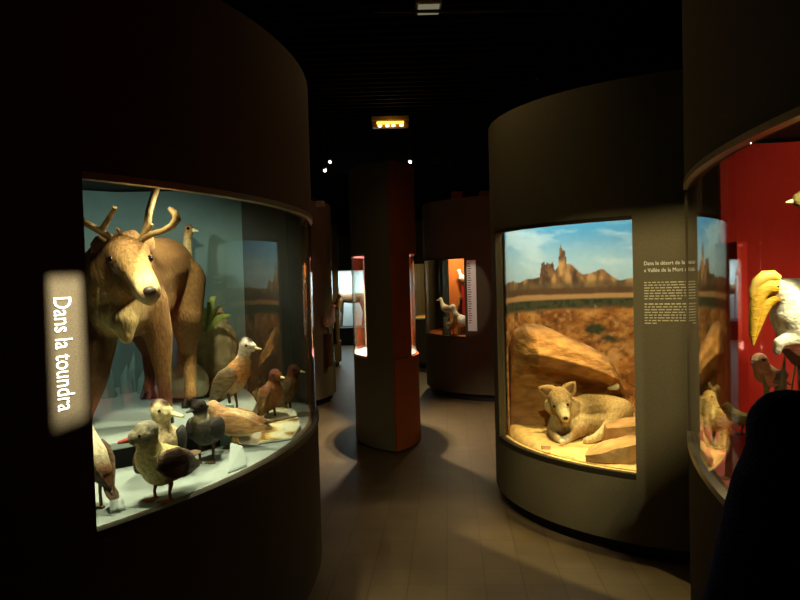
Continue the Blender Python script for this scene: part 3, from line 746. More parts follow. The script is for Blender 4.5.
bird('duck', 'tall duck with dark head, white cheek and mottled wings on the platform edge', 'duck', (-.815, 3.36, .971), rad(-18), 1.0, 'ducks in the tundra case',
     [(-.115, .055, .014, '#4a3020'), (-.085, .085, .036, '#4a3020'), (-.045, .125, .056, '#8a7a58'), (.0, .165, .066, '#c0b08a'), (.035, .205, .058, '#c48a50'), (.055, .245, .042, '#d8a468'), (.063, .275, .031, '#e0c8a0'), (.07, .30, .031, '#eee6d0'), (.08, .325, .037, '#f0ead8')],
     ('bill_pale', .048, .012, .011), 'wing_mottle', ('wing_chestnut', .09, .028), ('leg_dark', .08), cap='#241a12', wpitch=.75)
bird('duck', 'small chestnut duck standing by the curved glass, front of a pair', 'duck', (-.685, 3.62, dk), rad(-35), .93, 'ducks in the tundra case',
     [(-.085, .065, .014, '#4c2c1a'), (-.06, .095, .036, '#4c2c1a'), (-.025, .135, .055, '#6a4428'), (.005, .175, .058, '#74482a'), (.022, .215, .047, '#7a4c2e'), (.032, .25, .034, '#6a3c24'), (.04, .285, .036, '#5c2f1c')],
     ('bill_pale', .042, .011, .010), 'wing_chestnut', ('wing_chestnut', .06, .024), ('leg_dark', .075), wpitch=.95)
bird('duck', 'small brown duck standing close behind the chestnut one', 'duck', (-.625, 3.80, dk), rad(-15), .93, 'ducks in the tundra case',
     [(-.085, .065, .014, '#5c4a2a'), (-.06, .095, .036, '#5c4a2a'), (-.025, .135, .053, '#6e5830'), (.005, .175, .056, '#7a5c34'), (.022, .215, .046, '#7a5430'), (.032, .25, .034, '#6a4024'), (.04, .285, .035, '#5c3420')],
     ('bill_pale', .045, .011, .010), 'wing_brown', ('wing_brown', .06, .024), ('leg_dark', .075), wpitch=.95)
bird('wading_bird', 'white and brown bird half hidden behind the left window edge', 'bird', (-1.055, 2.33, dk), rad(150), 1.0, None,
     [(-.09, .09, .014, '#6b4a2c'), (-.06, .13, .036, '#6b4a2c'), (-.015, .18, .05, '#d8cfa8'), (.02, .225, .046, '#e2dab8'), (.035, .275, .034, '#e2dab8'), (.045, .32, .028, '#9a7a4c'), (.05, .35, .031, '#7a5a34')],
     ('bill_dark', .06, .009, .008), 'wing_brown', ('wing_brown', .07, .024), ('leg_grey', .12), wpitch=.8)
rock('boulder', 'tan boulder behind the caribou hind legs', 'rock', (-1.15, 4.16, 1.14), (.17, .14, .31), 3, 'grey_rock')
bird('goose', 'upright pale goose, long neck showing above the caribou rump', 'goose', at(182, 330, 4.15), rad(-20), 1.5, None,
     [(-.10, .09, .012, '#8a7a58'), (-.07, .11, .034, '#9a8a64'), (-.02, .14, .05, '#b8a67a'), (.02, .18, .048, '#c9b88c'), (.035, .225, .032, '#d2c294'), (.04, .29, .020, '#c9b684'), (.043, .36, .0165, '#b09a68'), (.05, .395, .019, '#8a6a44')],
     ('bill_pale', .028, .009, .009), 'wing_grey', ('wing_grey', .06, .022), ('leg_dark', .07), voxel=.004, wpitch=.7)
rock('boulder', 'pale smooth rounded boulder between the caribou legs', 'rock', (-1.19, 3.86, 1.045), (.12, .11, .115), 8, 'pale_rock', rough=.07)
rock('stone', 'small reddish brown stone beside the pale boulder', 'rock', (-1.06, 3.92, 1.0), (.06, .06, .06), 12, pmat('red_brown_stone', '#8a4a2c', .9, nscale=20, namt=.3))
pl = thing('leafy_plant', 'green long leaved plant beside the tan boulder', 'plant', (-1.12, 4.02, 1.33))
for k, (dx, dy, hgt, bend) in enumerate(((.02, .02, .22, .05), (.05, .0, .17, .09), (-.02, .03, .2, -.05), (.07, -.02, .10, .12), (.0, -.03, .15, .02))):
    b = Vector((-1.12 + dx * .4, 4.02 + dy, 1.325)); mb = MB()
    mb.loft([(b + Vector((dx * q + bend * q * q * .5, dy * q, hgt * (q * 1.9 - 1.0 * q * q))), w, .003) for q, w in ((0, .006), (.25, .016), (.5, .021), (.75, .015), (1, .003))], 8, side=(cos(k), sin(k), 0))
    obj('leaf', mb, 'leaf', pl, 60)
# ice blocks at the back
for k, (px, Y, hh, w) in enumerate(((104, 3.95, .27, .075), (126, 4.1, .17, .045), (134, 4.14, .24, .04), (143, 4.06, .14, .035))):
    c = at(px, 390, Y); mb = MB(); c.z = .971
    pts = [(c.x + w * cos(a) * random.uniform(.8, 1.1), c.y + w * .7 * sin(a)) for a in [i * 2 * PI / 6 for i in range(6)]]
    vs = [(x, y, .971) for x, y in pts] + [(c.x + (x - c.x) * .75, c.y + (y - c.y) * .75, .971 + hh * .55) for x, y in pts] + [(c.x + .01, c.y, .971 + hh)]
    fs = [tuple(range(5, -1, -1))] + [(i, (i + 1) % 6, 6 + (i + 1) % 6, 6 + i) for i in range(6)] + [(6 + i, 6 + (i + 1) % 6, 12) for i in range(6)]
    tag(tobase(obj('ice_block', mb.add(vs, fs), 'ice', None, 0)), ('broad teal ice shape at the far left of the platform', 'small teal ice spike left of the tallest spike', 'tall narrow teal ice spike behind the caribou belly', 'short teal ice spike right of the tall spike')[k], 'ice block', 'ice shapes on the platform')
# posts and label cards
for k, (px, hh) in enumerate(((223.5, .17), (230.5, .19))):
    c = at(px, 424, 3.2)
    tag(tobase(obj('marker_post', MB().box((c.x - .016, c.y - .012, .853), (c.x + .016, c.y + .012, .853 + hh)), 'teal_post', None, 0, bevel=.003)), ('left one of two teal marker posts below the tall duck', 'right one of two teal marker posts below the tall duck')[k], 'post', 'teal marker posts')
def card(pts_px, lift, label, mat, nm='label_card'):
    P = [at(x, y, Y) for x, y, Y in pts_px]; q = [Vector((p.x, p.y, dk)) for p in P]
    n = len(P); vs = [(p.x, p.y, dk + .001) for p in q] + [(p.x, p.y, dk + .006 + l) for p, l in zip(q, lift)]
    fs = [tuple(range(n - 1, -1, -1)), tuple(range(n, 2 * n))] + [(i, (i + 1) % n, n + (i + 1) % n, n + i) for i in range(n)]
    t = thing(nm, label, 'label', (sum(p.x for p in q) / n, sum(p.y for p in q) / n, dk))
    obj('stand', MB().add(vs, fs), 'teal_deck', t, 0)
    c = sum((Vector(v) for v in vs[n:]), Vector()) / n
    tv = [Vector(v) * .94 + c * .06 + Vector((0, 0, .002)) for v in vs[n:]]
    bv = [v - Vector((0, 0, .003)) for v in tv]
    obj('card', MB().add(bv + tv, [tuple(range(n - 1, -1, -1)), tuple(range(n, 2 * n))] + [(i, (i + 1) % n, n + (i + 1) % n, n + i) for i in range(n)]), mat, t, 0)
def deckpt(px, py):
    d = CR @ Vector(((px - 400) / F, (300 - py) / F, -1)); return d.y * ((dk - 1.6) / d.z)
def picmat():
    m, nt, N, L = newmat('printed_label_card')
    o = N.new('ShaderNodeOutputMaterial'); p = N.new('ShaderNodeBsdfPrincipled'); L.new(p.outputs[0], o.inputs[0]); p.inputs['Roughness'].default_value = .45
    tc = N.new('ShaderNodeTexCoord'); n = N.new('ShaderNodeTexNoise'); n.inputs['Scale'].default_value = 9; L.new(tc.outputs['Object'], n.inputs['Vector'])
    r = N.new('ShaderNodeValToRGB'); e = r.color_ramp.elements
    e[0].position = .36; e[0].color = (*lin('#6a4a20'), 1); e[1].position = .5; e[1].color = (*lin('#d6d8b0'), 1); e.new(.44).color = (*lin('#b9a45c'), 1); e.new(.7).color = (*lin('#dfe2cc'), 1)
    L.new(n.outputs[0], r.inputs[0]); L.new(r.outputs[0], p.inputs['Base Color']); return m
pm_ = picmat()
card([(x, y, deckpt(x, y)) for x, y in ((258, 445), (292, 440), (301, 430), (296, 420), (280, 416), (265, 423))], [.0, .0, .02, .05, .06, .04], 'pale printed label card by the curved glass near the brown ducks', pm_)
card([(x, y, deckpt(x, y)) for x, y in ((228, 474), (247, 467), (243, 459), (231, 458))], [.0, .0, .05, .06], 'small tilted label card on the deck near the glass rail', 'teal_deck')
card([(x, y, deckpt(x, y)) for x, y in ((110, 514), (126, 510), (122, 505), (110, 507))], [.0, .0, .03, .03], 'grey label wedge at the left front corner of the ducks', 'teal_deck')

# ------------------------------------------------------------------ coyote
O = Vector(at(580, 437, 4.68)); O.z = .50
vd = Vector((O.x, O.y, 0)).normalized(); ud = Vector((vd.y, -vd.x, 0))
def cy(px, py, v=0.0): return O + ud * ((px - 580) / 149.5) + vd * v + Vector((0, 0, (437 - py) / 149.5))
k1, k2, k3, k4 = '#a88e60', '#75603f', '#d2bf90', '#8f6c40'
coy = thing('coyote', 'stuffed pale coyote lying curled on sand with ears pricked', 'coyote', (O.x, O.y, .5))
cb = [
    [(cy(572, 414, .05), .085, k1), (cy(588, 412, .13), .105, k2), (cy(605, 413, .17), .105, k1), (cy(620, 415, .13), .095, k1)],
    [(cy(573, 423, 0), .082, k3), (cy(588, 425, .08), .085, k1), (cy(605, 426, .10), .08, k1)],
    [(cy(562, 423, -.02), .075, k1), (cy(568, 412, .0), .085, k1), (cy(563, 404, -.02), .078, k1)],       # neck, chest
    [(cy(561, 397.5, -.04), .080, '#94794e'), (cy(562, 401, -.08), .068, '#9c8054'), (cy(564.5, 408.5, -.13), .043, k3), (cy(566.5, 413, -.175), .032, k3)],  # head
    [(cy(553, 406, .0), .054, k3), (cy(563, 412, .0), .082, k1), (cy(572.5, 405, .01), .054, k1)],
    [(cy(556, 403, -.10), .030, '#5f4a2c')], [(cy(568.6, 401, -.10), .030, '#5f4a2c')],                                            # cheeks
    [(cy(619, 413, .02), .088, k1), (cy(612, 421, -.05), .06, k1), (cy(604, 428, -.10), .04, k3), (cy(594, 434, -.13), .028, k3), (cy(586, 436, -.15), .026, k3)],  # hind leg
    [(cy(556, 422, -.03), .048, k2), (cy(552, 430, -.06), .032, k2), (cy(555, 433, -.12), .027, k2), (cy(561, 435, -.17), .024, k3)],   # far fore leg
    [(cy(582, 428, -.06), .045, k4), (cy(573, 433, -.11), .03, k4), (cy(565, 435.5, -.17), .026, '#f2ead2')],    # near fore leg
    [(cy(628, 420, .1), .05, k1), (cy(636, 429, .05), .045, k2), (cy(632, 433, -.04), .04, k1), (cy(622, 434.5, -.10), .03, k3)],       # tail
]
obj('body', organic(cb, .0075, 4, .014), 'fur', coy, 180)
earm = pmat('coyote_ear', '#b0905c', .9, nscale=60); earin = pmat('coyote_inner_ear', '#7a5a38', .9, nscale=60)
for base, tip, sdv in ((cy(552.5, 391.5, -.04), cy(540.5, 386.5, -.06), -1), (cy(569.5, 390, -.04), cy(576, 380.5, -.05), 1)):
    d = tip - base; mb = MB(); nrm = -vd
    wd = d.cross(nrm).normalized()
    mb.loft([(base + d * q, w, .012 * (1 - .6 * q)) for q, w in ((-.3, .045), (.1, .05), (.45, .040), (.8, .022), (1.0, .005))], 12, side=wd)
    e = obj('ear', mb, earm, coy, 60)
    mb = MB(); b2 = base + nrm * .011
    mb.loft([(b2 + d * q, w, .003) for q, w in ((.0, .024), (.2, .026), (.5, .018), (.8, .007))], 10, side=wd)
    obj('inner_ear', mb, earin, e, 60)
for p in (cy(556.0, 403.5, -.131), cy(568.7, 401.5, -.131)): obj('eye', MB().ball(p, .0105, 10, 8), 'eye', coy, 180)
obj('nose', MB().ball(cy(567, 412.5, -.205), (.016, .012, .012), 12, 8), 'hoof', coy, 180)
rock('stone', 'small white stone by the coyote front paw', 'rock', tuple(cy(563, 434.5, -.25)), (.022, .02, .02), 5, 'pale_rock', rough=.1, sub=3)

def ridge_boulder():
    X = [.775, .80, .88, 1.02, 1.14, 1.27, 1.40, 1.50, 1.57, 1.60]
    T_ = [1.10, 1.19, 1.25, 1.235, 1.18, 1.11, 1.04, .98, .86, .70]
    prof = [(.20, 0), (.23, .35), (.20, .70), (.12, .93), (0, 1.0), (-.13, .96), (-.25, .86), (-.31, .74), (-.25, .62), (-.10, .52), (-.02, .36), (-.04, .18), (-.08, 0)]
    nu, nv_ = 150, 120; vs = []
    pt = np.linspace(0, 1, len(prof)); tv = np.linspace(0, 1, nv_)
    py_ = np.interp(tv, pt, [p[0] for p in prof]); pz_ = np.interp(tv, pt, [p[1] for p in prof])
    for i in range(nu):
        f = i / (nu - 1); x = .775 + .825 * f; top = float(np.interp(x, X, T_)); e = min(1, .25 + 4 * min(f, 1 - f))
        for j in range(nv_):
            q = Vector((x, 5.0 + float(py_[j]) * e + .06 * f, .51 + (top - .51) * float(pz_[j])))
            s_ = Vector((q.x * 2.2, q.y * 2.2, q.z * 5 + q.x * 1.4))
            n_ = noise.fractal(s_ + Vector((3, 8, 1)), 1, 2, 5)
            st = abs(noise.noise(Vector((q.x * 1.5, 3, q.z * 9 + q.x * 3))))
            vs.append(q + Vector((0, -.045 * n_ + .035 * st, .018 * n_)))
    fs = [(i * nv_ + j, (i + 1) * nv_ + j, (i + 1) * nv_ + (j + 1) % nv_, i * nv_ + (j + 1) % nv_) for i in range(nu - 1) for j in range(nv_)]
    fs += [tuple(range(nv_)), tuple(range((nu - 1) * nv_, nu * nv_))[::-1]]
    return MB().add(vs, fs)
tag(tobase(obj('boulder', ridge_boulder(), 'rock', None, 180)), 'large layered sandstone boulder sloping down behind the coyote', 'rock')
rock('stone', 'pale small stone on the boulder right end beside the mural', 'rock', (1.47, 4.86, .80), (.04, .035, .035), 15, 'pale_rock', rough=.12, sub=4)
def slab(label, pts, z0, tops, mat):
    n = len(pts); c = (sum(p[0] for p in pts) / n, sum(p[1] for p in pts) / n)
    vs = [(x, y, z0) for x, y in pts] + [(x, y, t) for (x, y), t in zip(pts, tops)]
    me = MB().add(vs, [tuple(range(n - 1, -1, -1)), tuple(range(n, 2 * n))] + [(i, (i + 1) % n, n + (i + 1) % n, n + i) for i in range(n)]).mesh('slab')
    bm = bmesh.new(); bm.from_mesh(me); bmesh.ops.triangulate(bm, faces=bm.faces)
    bmesh.ops.subdivide_edges(bm, edges=bm.edges, cuts=5, use_grid_fill=True)
    bmesh.ops.smooth_vert(bm, verts=bm.verts, factor=.35, use_axis_x=True, use_axis_y=True, use_axis_z=True)
    for v in bm.verts: v.co += Vector(noise.noise_vector(v.co * 9)) * .014 + Vector(noise.noise_vector(v.co * 30)) * .004
    bm.to_mesh(me); bm.free()
    return tag(tobase(obj('rock_slab', me, mat, None, 40)), label, 'rock', 'desert rock slabs')
slab('angular red brown rock slab at the front right window corner', [(1.075, 4.12), (1.16, 4.04), (1.30, 4.005), (1.44, 4.02), (1.46, 4.22), (1.27, 4.27), (1.12, 4.26)], .485, [.515, .55, .60, .61, .62, .585, .53], 'rock_red')
slab('flat topped rock slab behind the front slab, touching the mural', [(1.27, 4.37), (1.45, 4.31), (1.66, 4.36), (1.66, 4.55), (1.42, 4.58), (1.3, 4.52)], .485, [.62, .65, .67, .66, .65, .62], 'rock_red')
c = at(546, 452.5, 4.36)
tag(tobase(obj('label_card', MB().obox((c.x, c.y, .512), ud * .03, vd * .008 + Vector((0, 0, .008)), Vector((0, 0, .002)) - vd * .002), 'brown_card', None, 0)), 'small brown label on the sand in front of the coyote', 'label')
# dry brush at the right by the mural
br = thing('dry_brush', 'small dry orange brush on the sand right of the coyote', 'plant', (1.62, 4.98, .54))
for k in range(26):
    a = random.uniform(0, 2 * PI); r_ = random.uniform(.03, .10); h_ = random.uniform(.1, .24); b = Vector((1.62, 4.98, .52))
    obj('stem', MB().tube([b + Vector((cos(a) * .012, sin(a) * .012, 0)), b + Vector((cos(a) * r_ * .4, sin(a) * r_ * .4, h_ * .6)), b + Vector((cos(a) * r_, sin(a) * r_, h_))], [.003, .0025, .001], 5), pmat('dry_stem', '#a8672e', .9, nscale=30) if k == 0 else bpy.data.materials['dry_stem'], br)

# ------------------------------------------------------------------ red case contents
hb = at(790, 330, 2.15)
horn = thing('hornbill', 'white breasted hornbill with a huge yellow bill, perched on a log', 'hornbill', (1.24, 2.2, 1.42))
HP = lambda px, py, dv=0: at(px, py, 2.15 + dv)
kw, kb = '#efe6c8', '#1d1a15'
obj('body', organic([
    [(HP(776, 291), .038, '#c9bfa0'), (HP(786, 300), .045, kw), (HP(790, 316), .058, kw), (HP(798, 330), .062, kw), (HP(806, 342, .03), .05, kw)],
    [(HP(784, 288, .03), .032, kb), (HP(795, 292, .05), .045, kb), (HP(812, 312, .09), .065, kb), (HP(824, 345, .12), .055, kb), (HP(834, 395, .15), .02, kb)],
    [(HP(796, 338, -.02), .034, kw), (HP(779, 343, -.03), .018, kw), (HP(777, 352, -.03), .012, kw)]], .0055), 'feather', horn, 180)
bt = MB(); bt.loft([(HP(x, y, -.03), w, hh) for x, y, w, hh in ((776, 288, .022, .026), (768, 287, .021, .026), (761, 292, .019, .024), (756, 303, .016, .020), (754, 318, .013, .016), (752.5, 333, .009, .011), (753, 345, .003, .004))], 14)
obj('bill', bt, 'bill_yellow', horn, 60)
lb = MB(); lb.loft([(HP(x, y, -.025), w, hh) for x, y, w, hh in ((774, 297, .018, .018), (767, 303, .016, .018), (762, 314, .013, .014), (757, 330, .009, .009), (754, 343, .003, .003))], 12)
obj('bill', lb, 'bill_yellow', horn, 60)
cs = MB(); cs.loft([(HP(x, y, -.03), w, hh) for x, y, w, hh in ((779, 279, .010, .012), (773, 276, .016, .018), (765, 277, .017, .021), (757, 283, .014, .018), (752, 292, .008, .012), (751, 298, .003, .004))], 14)
obj('casque', cs, pmat('horn_casque', '#e0b850', .5, nscale=20, namt=.25), horn, 60)
obj('eye', MB().ball(HP(777, 287, -.045), .007, 10, 8), 'eye', horn, 180)
wg = MB(); wg.loft([(HP(x, y, .07), w, hh) for x, y, w, hh in ((800, 296, .02, .03), (812, 315, .03, .05), (822, 345, .03, .05), (830, 380, .02, .03), (836, 405, .008, .01))], 12)
obj('wing', wg, 'wing_black', horn, 60)
lg = thing('perch_log', 'dark gnarled log under the hornbill', 'log', (1.3, 2.2, .853))
mb = MB(); mb.tube([HP(778, 332, .06), HP(786, 341, .06), HP(800, 352, .06), HP(830, 356, .08), HP(860, 366, .1)], [.012, .03, .045, .05, .055], 12)
mb.tube([HP(812, 352, .07), HP(814, 400, .08), HP(813, 470, .09), Vector((HP(813, 520, .09).x, HP(813, 520, .09).y, .853))], [.045, .042, .05, .06], 12)
for i, v in enumerate(mb.v): mb.v[i] = tuple(Vector(v) + Vector(noise.noise_vector(Vector(v) * 24)) * .009 * (0 if v[2] < .9 else 1))
obj('bark', mb, 'wood', lg, 180)
# olive bird above, only its front shows
bird('olive_bird', 'olive and black bird perched high at the right picture edge', 'bird', tuple(at(826, 284, 2.32)), rad(165), 1.05, None,
     [(-.12, .05, .012, '#1d1a12'), (-.08, .09, .04, '#1d1a12'), (-.03, .13, .055, '#2b2716'), (.01, .17, .055, '#3a351c'), (.03, .21, .042, '#5a5228'), (.04, .245, .032, '#8a7c3c'), (.048, .275, .034, '#7a6c34')],
     ('bill_pale', .035, .010, .010), 'wing_black', ('wing_black', .08, .025), ('leg_dark', .06), webbed=False)
pb = thing('perch_branch', 'bare curved branch holding the olive bird', 'branch', (1.42, 2.3, .853))
q0 = at(826, 284, 2.32)
obj('bark', MB().tube([Vector((1.47, 2.5, .853)), Vector((1.50, 2.46, 1.1)), Vector((1.47, 2.42, 1.35)), q0 + Vector((.05, .06, -.05)), q0 + Vector((.01, 0, -.012)), at(802, 282, 2.28), at(790, 290, 2.27)], [.03, .026, .022, .02, .012, .008, .004], 10), 'wood', pb, 180)
def leafy(label, base, leaves, mat='leaf'):
    t = thing('leafy_plant', label, 'plant', base)
    for k, (dx, dy, h_, bend, w) in enumerate(leaves):
        b = Vector(base); mb = MB()
        mb.loft([(b + Vector((dx * q + bend * q * q, dy * q, h_ * q)), w * ww, .003) for q, ww in ((0, .25), (.25, .8), (.55, 1), (.8, .6), (1, .1))], 8, side=(cos(k * 1.3), sin(k * 1.3) * .4, 0))
        obj('leaf', mb, mat, t, 60)
g0 = at(782, 400, 2.25); g0.z = .853
leafy('green broad leaved plant below the hornbill log', g0, [(-.02, 0, .46, .03, .022), (.02, .02, .5, .05, .026), (-.03, .02, .40, -.02, .02), (.04, 0, .36, .03, .02), (0, -.02, .33, 0, .018)])
# small birds on red pedestals
def pedestal(label, x, y, r, h):
    mb = MB(); n = 20; vs = []
    for z, q in ((.853, 1), (.853 + h * .9, .82), (.853 + h, .82)): vs += [(x + r * q * cos(2 * PI * k / n), y + r * q * sin(2 * PI * k / n), z) for k in range(n)]
    fs = [tuple(range(n - 1, -1, -1)), tuple(range(2 * n, 3 * n))] + [(i * n + k, i * n + (k + 1) % n, (i + 1) * n + (k + 1) % n, (i + 1) * n + k) for i in (0, 1) for k in range(n)]
    return tag(tobase(obj('pedestal', mb.add(vs, fs), M['red'], None, 40)), label, 'pedestal')
c = at(738, 468, 2.5); pedestal('small tapered red pedestal under the green bird', c.x, c.y, .045, .15)
sb_ = [(-.10, .065, .010, '#4a4420'), (-.07, .075, .026, '#5a5424'), (-.02, .09, .04, '#8a7c34'), (.02, .11, .04, '#a08a3c'), (.04, .135, .030, '#7a7030'), (.05, .158, .026, '#5a5828')]
bird('songbird', 'small olive green bird standing on the red pedestal', 'bird', (c.x, c.y, 1.004), rad(150), .62, None, sb_, ('bill_dark', .03, .006, .006), 'wing_green', ('wing_green', .07, .016), ('leg_dark', .05), webbed=False)
c = at(762, 384, 2.42); bird('songbird', 'small orange headed bird beneath the hornbill bill', 'bird', (c.x + .02, c.y, c.z - .06), rad(-150), .9, None,
    [(-.10, .065, .010, '#5a3a1c'), (-.07, .075, .026, '#6a4a24'), (-.02, .09, .04, '#b88a54'), (.02, .11, .04, '#d8a878'), (.04, .135, .032, '#e0b088'), (.05, .162, .03, '#e8b48c')], ('bill_dark', .03, .006, .006), 'wing_brown', ('wing_brown', .07, .016), ('leg_dark', .05), webbed=False)
c2 = Vector((c.x + .02, c.y, .853))
tag(tobase(obj('perch_post', MB().tube([c2, c2 + Vector((.005, 0, (c.z - .06 - .853) * .5)), Vector((c.x + .02, c.y, c.z - .06))], [.03, .022, .024], 12), 'wood', None, 60)), 'bark post under the orange headed bird', 'post')
c = at(704, 455, 2.92)
bird('songbird', 'yellow brown bird at the left inside corner of the red case', 'bird', (c.x + .03, c.y - .03, dk), rad(-150), .95, None,
     [(-.12, .06, .010, '#6a4a1c'), (-.07, .085, .03, '#8a6a2c'), (-.02, .12, .045, '#c99a48'), (.01, .16, .042, '#d8b058'), (.02, .20, .03, '#d8b868'), (.03, .235, .028, '#b89448')], ('bill_dark', .03, .007, .007), 'wing_tan', ('wing_brown', .08, .018), ('leg_dark', .06), webbed=False)

# ------------------------------------------------------------------ contents of the far cases
wb = [(-.12, .09, .012, '#e8e4d4'), (-.08, .105, .04, '#e8e4d4'), (-.02, .13, .062, '#f2efe2'), (.03, .15, .06, '#f2efe2'), (.06, .20, .036, '#f2efe2'), (.07, .245, .028, '#f2efe2'), (.08, .275, .032, '#e8e2d0')]
tb = [(-.12, .09, .012, '#7a5430'), (-.08, .105, .04, '#8a6236'), (-.02, .13, .056, '#9a7244'), (.03, .15, .054, '#a8804c'), (.06, .20, .034, '#b08c58'), (.07, .245, .026, '#b08c58'), (.08, .275, .03, '#c0a06c')]
def stand(label, x, y, z0, z1, r, mat='wood'):
    return tag(tobase(obj('stand', MB().tube([(x, y, z0), (x, y, (z0 + z1) / 2), (x, y, z1)], [r * 1.2, r, r], 14), mat, None, 60)), label, 'stand')
fk = dict(legs=('leg_dark', .07), voxel=.008)
def P4(px, Y): v = at(px, 300, Y); return v.x, v.y
x, y = P4(460, 9.33); bird('white_bird', 'large white bird on the floor of the orange showcase', 'bird', (x, y, .823), rad(-160), 1.35, None, wb, ('bill_dark', .05, .01, .009), 'wing_white', ('wing_white', .07, .03), **fk)
x, y = P4(452, 9.22); bird('brown_bird', 'brown bird in front of the white bird, orange showcase', 'bird', (x, y, .823), rad(-60), 1.0, None, tb, ('bill_dark', .05, .01, .009), 'wing_tan', ('wing_brown', .07, .03), **fk)
x, y = P4(446, 9.38); stand('wooden stump under the pale bird in orange showcase', x, y, .823, 1.05, .05)
bird('pale_bird', 'pale bird raised on a stump at left of orange showcase', 'bird', (x, y, 1.05), rad(160), .9, None, [(a, b, r, '#c9b890' if a < .05 else '#e0d4b0') for a, b, r, _ in tb], ('bill_pale', .05, .01, .009), 'wing_tan', ('wing_tan', .07, .03), **fk)
x, y = P4(463.5, 9.5); stand('slim red perch post at right of orange showcase', x, y, .823, 1.47, .022, 'red')
bird('white_bird', 'small white bird on the slim red perch, orange showcase', 'bird', (x, y, 1.47), rad(-150), .75, None, wb, ('bill_dark', .04, .009, .008), 'wing_white', ('wing_white', .06, .025), **fk)
x, y = P4(461, 9.38); bird('dark_bird', 'dark headed bird beside the large white bird', 'bird', (x + .03, y + .2, 1.02), rad(-100), 1.0, None, [(a, b, r, '#3a2c1c') for a, b, r, _ in tb], ('bill_dark', .05, .01, .009), 'wing_dark', ('wing_dark', .07, .03), **fk)
stand('low stump under the dark headed bird', x + .03, y + .2, .823, 1.02, .06)
x, y = P4(419, 12.2); tag(tobase(obj('label_card', MB().box((x - .1, y - .05, .872), (x + .1, y + .05, .90)), 'card', None, 0)), 'cream card on floor of the ochre showcase', 'label')
x, y = P4(327, 9.0); stand('pale stump inside the first showcase of the left aisle', x, y, .493, .9, .06)
bird('white_bird', 'pale bird on a stump inside the left aisle showcase', 'bird', (x, y, .9), rad(-40), 1.3, None, wb, ('bill_dark', .05, .01, .009), 'wing_tan', ('wing_tan', .07, .03), **fk)
x, y = P4(335, 12.5); stand('stump inside the teal floored showcase', x, y, .453, .95, .06)
bird('brown_bird', 'brown bird on a stump in the teal floored showcase', 'bird', (x, y, .95), rad(-40), 1.3, None, tb, ('bill_dark', .05, .01, .009), 'wing_brown', ('wing_tan', .07, .03), **fk)
# long legged animal in the end showcase
x, y = at(351, 300, 17.45).x, 17.45
ant = thing('antelope', 'brown long legged stuffed antelope in the bright end showcase', 'antelope', (x, y, .42))
ab = '#7a5a3a'
V = lambda a, b, c: (x + a, y + b, .42 + c)
obj('body', organic([[(V(-.28, 0, .72), .1, ab), (V(0, 0, .70), .12, ab), (V(.25, 0, .72), .12, ab)], [(V(-.3, 0, .76), .08, ab), (V(-.38, 0, .98), .055, ab), (V(-.42, 0, 1.1), .055, ab), (V(-.55, 0, 1.03), .028, ab)]] +
    [[(V(a, b, .66), .075, ab), (V(a + d, b, .35), .034, ab), (V(a, b, .02), .024, ab)] for a, b, d in ((-.27, -.06, -.02), (-.25, .06, .02), (.27, -.06, .05), (.29, .06, .05))], .016, 4), 'fur', ant, 180)
for q in (-1, 1): obj('horn', MB().tube([V(-.42, q * .03, 1.14), V(-.38, q * .06, 1.26), V(-.40, q * .08, 1.36)], [.014, .01, .004], 8), 'hoof', ant)

# ------------------------------------------------------------------ ceiling fixtures
ex = thing('emergency_light', 'amber emergency light hanging from ceiling above the pillar', 'emergency light', (0, 8, 3.3))
e0, e1 = at(371.5, 117, 8), at(409, 128.5, 8); w = (e1.x - e0.x)
obj('housing', MB().box((e0.x, 7.95, e0.z - .055), (e1.x, 8.07, e0.z)), pmat('emergency_housing', '#6a6650', .5, nscale=30), ex, 0, bevel=.006)
obj('tube', MB().tube([(e0.x + .06, 7.965, e0.z - .078), (e1.x - .06, 7.965, e0.z - .078)], .014, 12), 'amber', ex)
for k in range(4): obj('bulb', MB().ball((e0.x + w * (.22, .42, .58, .80)[k], 7.955, e0.z - .112), (.022, .016, .014), 12, 8), 'amber_bulb', ex, 180)
obj('diffuser', MB().box((e0.x + .006, 7.97, e0.z - .125), (e1.x - .006, 8.06, e0.z - .055)), pmat('amber_diffuser', '#6b5426', .4, nscale=20), ex, 0, bevel=.004)
for q in (.15, .85): obj('hanger', MB().tube([(e0.x + w * q, 8.01, e0.z), (e0.x + w * q, 8.01, 3.6)], .006, 8), 'black', ex)
lamp('POINT', 'emergency_glow', ((e0.x + e1.x) / 2, 7.9, e0.z - .16), 1.2, '#ffb040', size=.03)
# track rail and its lamp head
tr = thing('track_rail', 'thin ceiling track crossing the top of view', 'lighting track', (.7, 4.4, 3.3))
r0, r1 = at(372, 11.5, 4.4), at(645, 9.5, 4.4)
obj('track', MB().tube([r0, r1], .012, 8), 'rail_dark', tr)
for q in (.1, .5, .92):
    p = r0 + (r1 - r0) * q; obj('hanger', MB().tube([p, (p.x, p.y, 3.6)], .005, 8), 'black', tr)
th = thing('track_lamp', 'pale box lamp head on the ceiling track', 'spotlight', tuple(at(430, 8, 4.4)))
p = at(430, 5, 4.4)
obj('housing', MB().box((p.x - .09, 4.32, p.z - .02), (p.x + .07, 4.50, p.z + .10)), 'lamp_white', th, 0, bevel=.01)
obj('louvre', MB().box((p.x - .075, 4.335, p.z - .03), (p.x + .055, 4.48, p.z - .02)), emat('added_louvre_glow', '#d8cfa8', .22), th, 0)  # faint glow added in place of light falling on the housing
lamp('SPOT', 'track_lamp_light', (p.x, 4.4, p.z - .06), 7, '#ffdca0', (p.x - .2, 3.9, 0), .05, 165, .3)
